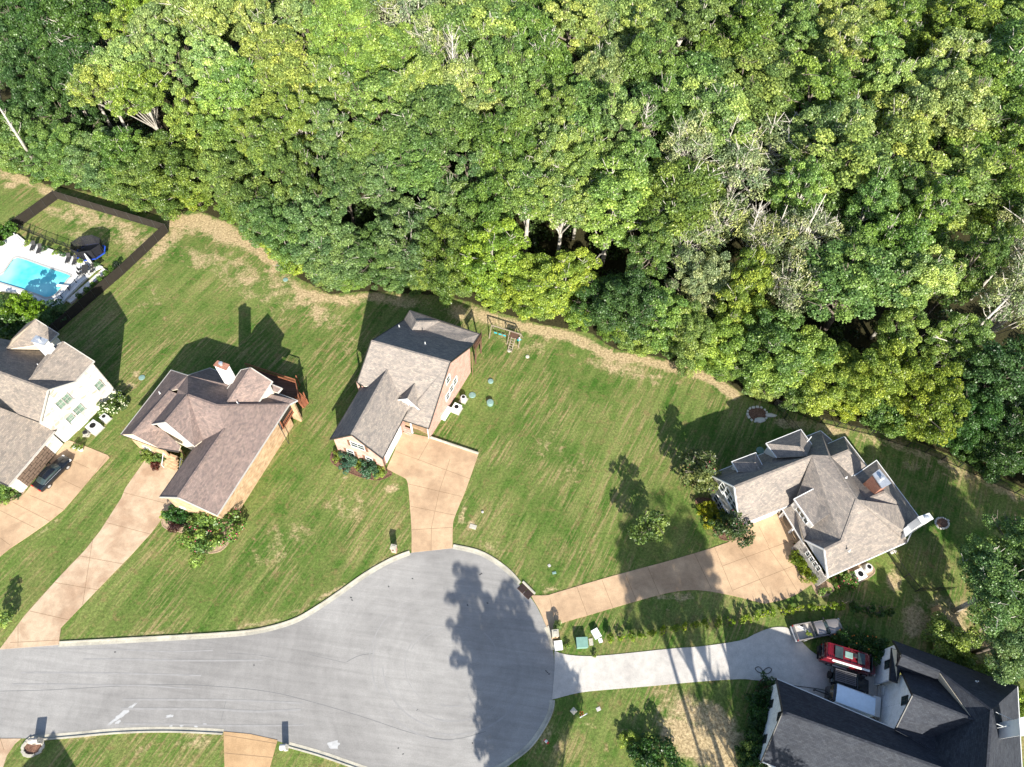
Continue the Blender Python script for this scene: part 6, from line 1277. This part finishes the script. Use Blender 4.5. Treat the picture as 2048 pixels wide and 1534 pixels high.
bed('small bed with green shrubs at the lower corner of the stone garage', [(-20, 962), (0, 1000), (20, 1003), (42, 990), (50, 978), (30, 970)], 'gravel')
bed('small planted bed beside the entrance steps of the tan brick house', [hz(190, 760), hz(215, 800), hz(270, 850), hz(340, 880), hz(360, 830), hz(300, 780)], 'gravel')
bed('leafy strip along the white left gable of the charcoal-roofed house', [wz(150, 650), wz(220, 680), wz(180, 900), wz(130, 1200), wz(40, 1276), wz(60, 1000), wz(90, 800)], 'mulch')
def shrub(px, py, zc, k, s, tone, lab, flowers=None, group=None, col=None, zs=1.0, cat='shrub', name='shrub', z0=0.0):
    p = at(px, py, zc); p.z = z0; t = tree(k, p, tone, lab, group, name, s, cat=cat, cname='foliage', col=col, zs=zs, trunk=k[:4] not in ('bush', 'cone'))
    if flowers:
        mat, n, fs = flowers; r = random.Random(int(px)); rad = KIND[k][2]; me = KIND[k][0]; nv = len(me.vertices) // 4; mb = MB()
        for _ in range(n):
            v = me.vertices[4 * r.randrange(nv)].co
            if v.z < .3: continue
            q = fs / s; c_ = V3(v) + V3(v).normalized() * .05; mb.box(c_, (q, q, q * .7), r.uniform(0, 3))
        mb.build('blossom', M[mat], t)
    return t
shrub(*c6(285, 532), .6, 'bush0', 1.28, 'blue', 'round blue-green shrub, left of the pair in the mulch bed', col=(.07, .15, .085)); shrub(*c6(508, 612), .6, 'bush1', 1.5, 'blue', 'round blue-green shrub, right of the pair in the mulch bed', col=(.07, .15, .085))
for x, y, s, lab in ((180, 478, .7, 'small yellow-green shrub at the left tip of the mulch bed'), (403, 556, .65, 'small yellow-green shrub between the two blue-green shrubs'), (615, 645, .8, 'small yellow-green shrub at the right end of the mulch bed'), (360, 515, .45, 'tiny light shrub by the shuttered window of the pink brick gable')): shrub(*c6(x, y), .4, 'bush0', s, 'yellow', lab)
shrub(*hz(720, 1370), 1.3, 'bush0', 3.0, 'mid', 'large green crape myrtle covered in pink blossom at the tip of the tan brick house', ('flower_pink', 80, .09), zs=.8)
shrub(*hz(620, 1310), .9, 'bush1', 1.7, 'mid', 'green and pink shrub left of the large crape myrtle', ('flower_pink', 22, .11)); shrub(*hz(650, 1430), .8, 'bush0', 1.6, 'light', 'light green flowering shrub in front of the large crape myrtle', ('flower_pink', 16, .1))
shrub(*hz(455, 1230), .9, 'bush1', 1.6, 'mid', 'dark green bush under the garage gable of the tan brick house', col=(.035, .11, .02)); shrub(*hz(520, 1240), .7, 'bush0', 1.1, 'mid', 'second dark green bush under the garage gable of the tan brick house', col=(.035, .11, .02)); shrub(*hz(400, 1235), .5, 'bush0', .8, 'yellow', 'small yellow-green plant at the left end of the gravel bed')
shrub(*hz(460, 1310), .5, 'bush1', 1.15, 'dark', 'dark maroon round shrub in the gravel bed', col=(.055, .02, .02)); shrub(*hz(840, 1240), 1.2, 'bush0', 1.1, 'dark', 'dark bare twiggy bush against the tan brick wall', col=(.06, .05, .035))
for x, y, s, tn, lab in ((240, 785, .9, 'light', 'light green plant left of the entrance steps'), (262, 820, .7, 'light', 'light green plant nearest the tan brick wall corner'), (330, 815, .9, 'mid', 'dark green shrub beside the entrance steps'), (300, 865, .7, 'dark', 'dark red foliage plant beside the entrance steps')): shrub(*hz(x, y), .4, 'bush1', s, tn, lab, col=(.10, .025, .02) if 'red' in lab else None)
shrub(*kz(1240, 1160), .9, 'bush0', 1.55, 'yellow', 'white-flowering hydrangea at the corner of the pale stone wall', ('flower_white', 120, .13), col=(.10, .17, .04)); shrub(*kz(1310, 1060), .6, 'bush1', .9, 'dark', 'dark shrub behind the white-flowering hydrangea', col=(.025, .04, .025))
shrub(*kz(350, 120), 2.4, 'cone1', 1.15, 'yellow', 'big bright green clipped conifer by the pool terrace, right one', zs=1.1, col=(.12, .21, .012)); shrub(*kz(165, 175), 2.2, 'cone1', 1.0, 'yellow', 'big bright green clipped conifer by the pool terrace, middle one', zs=1.1, col=(.12, .21, .012)); shrub(*kz(20, 90), 1.0, 'bush0', 1.5, 'dark', 'grey-green shrub left of the bright conifers', zs=1.2); shrub(*kz(60, 370), 1.6, 'bush1', 3.2, 'dark', 'dark green shrub in the shade beside the pale stone house', zs=1.1); shrub(*kz(560, 180), .9, 'bush0', 2.0, 'dark', 'dark green bush in the shade by the board fence'); shrub(*kz(230, 290), 1.0, 'bush1', 2.4, 'dark', 'dark shrub in shade below the bright conifers')
for i, (x, y, s) in enumerate(((-40, 790, 1.3), (45, 690, 1.35), (125, 640, 1.3))): shrub(*pz(x, y), 1.2, 'cone0', s, 'yellow', 'tall conical evergreen, %s from the left at the pool garden corner' % ordn(i), group='conical evergreens by the pool garden', col=(.07, .16, .02), cat='conical evergreen', name='conical_evergreen')
for i, (x, y) in enumerate(((870, 1385), (950, 1325), (1020, 1268), (1100, 1195), (1160, 1140), (1226, 1090), (1285, 1045))): shrub(*pz(x, y), .7, 'cone0', .7, 'yellow', 'small conical evergreen, %s from the left between terrace wall and board fence' % ordn(i), group='small evergreens by the board fence', col=(.08, .16, .02) if i < 6 else (.02, .035, .015), cat='conical evergreen', name='conical_evergreen')
for i, (x, y) in enumerate(((310, 812), (612, 915), (885, 1008), (500, 870), (690, 930), (1060, 1050))): shrub(*pz(x, y), .6, 'small0', 1.3, 'yellow' if i < 3 else 'dark', 'leafy tuft at the pool terrace fence, %s' % ['yellow-green, nearest the closed parasol', 'yellow-green, in the middle of the row', 'yellow-green, nearest the patio table', 'dark, between the loungers', 'dark, just left of the right-hand loungers', 'dark, at the right end of the row'][i], group='tufts along the terrace fence', z0=.35)
for x, y, s, tn, lab in ((90, 905, 1.2, 'light', 'bright green shrub in the bed below the stone garage'), (60, 950, .8, 'blue', 'blue-green shrub in the bed below the stone garage'), (10, 900, 1.3, 'mid', 'green shrub at the left frame edge below the stone garage'), (180, 925, .4, 'dark', 'tiny dark shrub at the tip of the garage bed')): shrub(*mz(x, y), .6, 'bush0', s, tn, lab)
# around the grey stone house
shrub(1394, 955, 2.3, 'young0', 1.45, 'mid', 'multi-stemmed crape myrtle with mauve blossom at the grey stone gable', ('flower_pink', 30, .08), cat='tree', name='flowering_tree', col=(.13, .165, .06))
shrub(*rz(430, 990), 1.8, 'young0', 1.15, 'mid', 'darker crape myrtle beside the white garage door', ('flower_pink', 8, .08), cat='tree', name='flowering_tree', col=(.06, .10, .035)); shrub(*rz(360, 930), .9, 'bush0', 1.5, 'dark', 'dark shrub between the yellow bush and the darker crape myrtle')
shrub(*rz(265, 830), .8, 'bush1', 1.35, 'yellow', 'yellow bush under the stone gable windows, upper one', col=(.24, .25, .012)); shrub(*rz(315, 900), .8, 'bush0', 1.35, 'yellow', 'yellow bush under the stone gable windows, lower one', col=(.24, .25, .012))
for i, (x, y) in enumerate(((893, 1165), (920, 1205), (950, 1250), (985, 1290))): shrub(*rz(x, y), .6, 'bush0' if i % 2 else 'bush1', 1.15, 'yellow', 'yellow-green shrub, %s from the top in the row beside the tan parking court' % ordn(i), group='yellow-green shrubs by the parking court', col=(.16, .21, .012))
shrub(*rz(895, 1110), .5, 'bush1', .7, 'dark', 'dark red shrub at the porch corner', col=(.10, .02, .03)); shrub(*r3(400, 1315), .6, 'bush0', 1.3, 'mid', 'rose bush with red flowers, left of the two by the white unit', ('flower_pink', 30, .1)); shrub(*r3(500, 1345), .6, 'bush1', 1.25, 'mid', 'rose bush with red flowers, right of the two by the white unit', ('flower_pink', 34, .1)); shrub(*r3(455, 1295), .5, 'bush0', .6, 'light', 'light green plant between the rose bushes')
shrub(*r3(222, 1452), .3, 'small0', 1.3, 'light', 'small green plant in the pale gravel bed, left one'); shrub(*r3(275, 1435), .3, 'small1', 1.3, 'light', 'small green plant in the pale gravel bed, right one')
shrub(1297, 1057, 2.8, 'young0', 1.18, 'light', 'slender young tree alone on the big lawn', cat='tree', name='young_tree', zs=1.15, col=(.14, .20, .06))
row = [fz(1010, 745), fz(1120, 738), fz(1212, 725), fz(1315, 718), fz(1412, 698), fz(1520, 670), fz(1635, 655), fz(1730, 635), fz(1830, 620), (1412, 1246), (1437, 1244), (1462, 1242), (1486, 1239), (1499, 1235), (1514, 1231), (1529, 1229), (1545, 1223), wv(35, 135), wv(140, 122), wv(250, 105), wv(412, 98), wv(525, 88), wv(680, 75), wv(800, 72), wv(925, 95), wv(1048, 112), wv(1160, 132), wv(1285, 150), wv(1400, 157)]
for i, (x, y) in enumerate(row): shrub(x, y, .7, 'small%d' % (i % 2), random.Random(i).uniform(1.15, 1.4) * (1.25 if i > 23 else 1), 'yellow' if i < 24 else 'mid', 'small shrub, %s from the left in the curved row between the driveways' % ordn(i), group='row of small shrubs between the driveways', zs=1.5, col=(.26, .34, .03) if i < 24 else (.07, .15, .03))
shrub(*fz(598, 825), .3, 'small0', .9, 'yellow', 'tiny shrub between the white and green cabinets'); shrub(*fz(862, 905), .3, 'small1', .9, 'yellow', 'tiny shrub at the upper edge of the pale driveway')
for i, (x, y, s) in enumerate(((185, 700, 1.1), (175, 790, 1.3), (130, 860, 1.4), (150, 950, 1.4), (110, 1040, 1.4), (100, 1120, 1.3), (60, 1170, 1.2), (50, 1230, 1.4), (120, 1220, 1.2))): shrub(*wz(x, y), .6, 'bush%d' % (i % 2), s, 'mid' if i != 6 else 'light', 'leafy bush, %s from the top along the white left gable' % ordn(i), group='bushes along the white gable', col=(.04, .10, .02) if i != 6 else None)
shrub(1320, 1515, 1.0, 'bush0', 2.0, 'mid', 'large dark green bush at the bottom edge, beside the dry patch', col=(.045, .11, .02)); shrub(1280, 1505, .9, 'bush1', 1.5, 'mid', 'smaller dark green bush at the bottom edge, left of the large one', col=(.04, .10, .02)); shrub(1258, 1478, .5, 'bush0', .9, 'yellow', 'light tuft of tall grass above the bottom-edge bushes')
for i, (x, y, s) in enumerate(((800, 380, 1.5), (860, 400, 1.5), (920, 430, 1.5), (1000, 440, 1.6), (740, 360, 1.2), (1040, 470, 1.2))): shrub(*wz(x, y), .6, 'bush%d' % (i % 2), s, 'mid', 'leafy bush, %s in the bed between the red van and the white wall' % ordn(i), group='bushes behind the red van', col=(.05, .11, .02), flowers=('orange', 14, .12) if i in (0, 2, 4) else None)
shrub(8, 1238, 1.2, 'cone0', 1.5, 'light', 'narrow light green shrub at the left frame edge by the driveway', cat='shrub')
for x, y, s in ((1935, 1350, 1.6), (1965, 1375, 1.8), (1990, 1345, 1.6), (2015, 1390, 1.9), (1925, 1320, 1.2), (2030, 1420, 1.8)): shrub(x, y, .7, 'bush0', s, 'light', 'ragged light green bush among the fence timbers, near pixel column %s of the right edge' % '' if False else 'ragged light green bush %s the timber heap at the right edge' % ('left of' if x < 1950 else 'below' if y > 1380 else 'beside'), group='ragged bushes at the timber heap')
# compost frame and timber at the right edge
p = at(1990, 1283, .3); p.z = 0; t = thing('timber_heap', 'heap of pale boards and poles with an open crate at the right edge', 'timber heap', None, p)
r = random.Random(5)
for i in range(14): a = r.uniform(0, 3.14); c = V3((r.uniform(-2.6, 2.6), r.uniform(-1.8, 1.8), .1 + r.uniform(0, .5))); L = r.uniform(.8, 2.2); mb = MB(); mb.bar(c - V3((math.cos(a), math.sin(a), 0)) * L / 2, c + V3((math.cos(a), math.sin(a), .1)) * L / 2, .16, .05); mb.build('board', M[r.choice(['woodpale', 'woodtan', 'wooddark'])], t)
# ------------------------------------------------------------------ single trees
for px, py, zc, k, s, zs, tone, lab in ((1990, 1185, 8.0, 'broad1', .95, .75, 'mid', 'big spreading tree at the right edge over the tan picket fence'), (2020, 1280, 7, 'broad3', .8, .75, 'mid', 'second spreading tree below the big one at the right edge'), (2075, 1130, 10, 'broad0', .95, .85, 'mid', 'tall tree cut by the right edge behind the big spreading tree'), (1925, 1270, 4, 'under1', .9, .9, 'light', 'low leafy tree under the big spreading tree')):
    p = at(px, py, zc); p.z = 0; tree(k, p, tone, lab, None, 'broadleaf_tree', s, None, zs, col=(.16, .25, .08) if tone == 'mid' else None)
def shadecaster(sx, sy, k, s, lab):
    g = at(sx + (20 if sx < 1050 else 0), sy + (84 if sx < 1200 else 48), 0); z = max(13.0, (g.y + 13.0) * (-SD.z) / SD.y); q = g + V3((-SD.x, -SD.y, 0)) * (z / -SD.z)
    tree(k, q, 'mid', lab, 'tall trees standing below the lower edge of the photo', 'broadleaf_tree', s, None, 1.0, lift=z)
for sx, sy, k, s, lab in ((930, 1160, 'tall1', .8, 'narrow tree whose shadow tip lies in the middle of the turning circle'), (1030, 1290, 'broad2', .9, 'broad tree casting the wide shadow on the turning circle'), (1010, 1190, 'tall0', .75, 'slim tree whose shadow tip lies near the storm drain'), (1055, 1390, 'broad0', 1.0, 'broad tree shading the right kerb of the turning circle'), (1060, 1490, 'broad4', .85, 'tree shading the mailbox at the turning circle'), (1015, 1400, 'tall2', .8, 'narrow tree shading the lower turning circle'),
                          (1288, 1095, 'tall1', .85, 'tall tree whose shadow reaches the big lawn'), (1345, 1075, 'sparse2', 1.15, 'tall tree whose shadow tip lies near the young tree'), (1390, 1085, 'tall3', .7, 'slim tree whose shadow crosses the big lawn'), (1335, 1140, 'sparse1', .95, 'open-crowned tree shading the long tan driveway'), (1480, 1420, 'sparse0', 1.0, 'tree shading the dry patch by the white gable'), (1640, 1480, 'broad4', .75, 'tree dappling the charcoal wing roof')):
    shadecaster(sx, sy, k, s, lab)
for i, (sx, sy, k, s) in enumerate(((1890, 1000, 'tall0', .8), (1960, 1080, 'sparse2', 1.1), (2010, 1010, 'tall3', .9), (2040, 1110, 'broad5', .7))):
    g = at(sx, sy, 0); z = 17.0; q = g + V3((-SD.x, -SD.y, 0)) * (z / -SD.z)
    while px_of((q.x - 5 * s, q.y, 12))[0] < 2060: q = q + V3((1.0, 0, 0))
    tree(k, q, 'mid', 'tall tree beyond the right edge, %s of the group shading the far lawn' % ordn(i), 'tall trees beyond the right edge of the photo', 'broadleaf_tree', s, None, 1.0, lift=z)
# dead snags and leaning pale trunks in the wood
def snag(b, top, h0, h1, r0, lab, twigs=40, spread=1.6, seed=0):
    h0 += 4; h1 += 5; r0 *= 1.25; P0 = at(*b, h0); P1 = at(*top, h1); base = V3((P0.x, P0.y, 0)); t = thing('dead_tree', lab, 'dead tree', 'dead pale trees in the wood', base); r = random.Random(seed); mb = MB(); A = V3((0, 0, 0)); B = P1 - base
    mid = A.lerp(B, .5) + V3((r.uniform(-.3, .3), r.uniform(-.3, .3), 0)); mb.tube([A, mid, B], [r0, r0 * .7, r0 * .25], 7); mb.build('trunk', M['bark_pale'], t, smooth=True); mb = MB()
    for i in range(twigs):
        f = r.uniform(.5, .98); s = mid.lerp(B, (f - .5) * 2); a = r.uniform(0, 6.28); L = spread * r.uniform(.5, 1.2) * (1.3 - f * .6); e = s + V3((math.cos(a) * L * .7, math.sin(a) * L * .7, L * r.uniform(.6, 1.2))); m_1 = s.lerp(e, .5) + V3((0, 0, -.1 * L)); mb.tube([s, m_1, e], [r0 * .22, r0 * .13, .012], 4, cap=False)
        for _ in range(3): q = m_1.lerp(e, r.random()); w = q + V3((r.uniform(-.5, .5), r.uniform(-.5, .5), r.uniform(.2, .7))) * L * .5; mb.tube([q, w], [r0 * .09, .01], 3, cap=False)
    if twigs: mb.build('branches', M['bark_pale'], t, recalc=False)
snag((1297, 290), (1297, 205), 8, 17, .16, 'bare white-twigged dead tree near the top of the wood', 46, 2.4, 1)
snag((893, 200), (905, 70), 9, 19, .24, 'tall pale bare trunk rising in the upper middle of the wood', 60, 3.0, 2)
snag((1514, 480), (1525, 400), 8, 15, .14, 'bare white-twigged dead tree in the dark gap right of centre', 50, 2.0, 3); snag((1460, 260), (1475, 235), 12, 17, .12, 'small bare dead crown in the upper right of the wood', 36, 1.6, 4)
snag((1560, 470), (1575, 410), 5, 13, .16, 'short broken pale trunk left of the long leaning pole', 8, .8, 5); snag((1573, 530), (1652, 388), 3, 17, .17, 'long leaning pale dead pole with stub branches', 10, .5, 6)
snag((1935, 670), (2010, 602), 4, 13, .3, 'thick leaning pale trunk near the right edge of the wood', 12, 2.0, 7); snag((25, 262), (-8, 205), 5, 12, .28, 'thick pale trunk at the left edge of the wood', 8, 2.0, 8); snag((1085, 110), (1090, 70), 13, 18, .12, 'small bare dead crown at the top middle of the wood', 34, 1.8, 9); snag((1920, 190), (1980, 170), 12, 18, .14, 'bare pale branches in the upper right corner of the wood', 30, 1.8, 10)
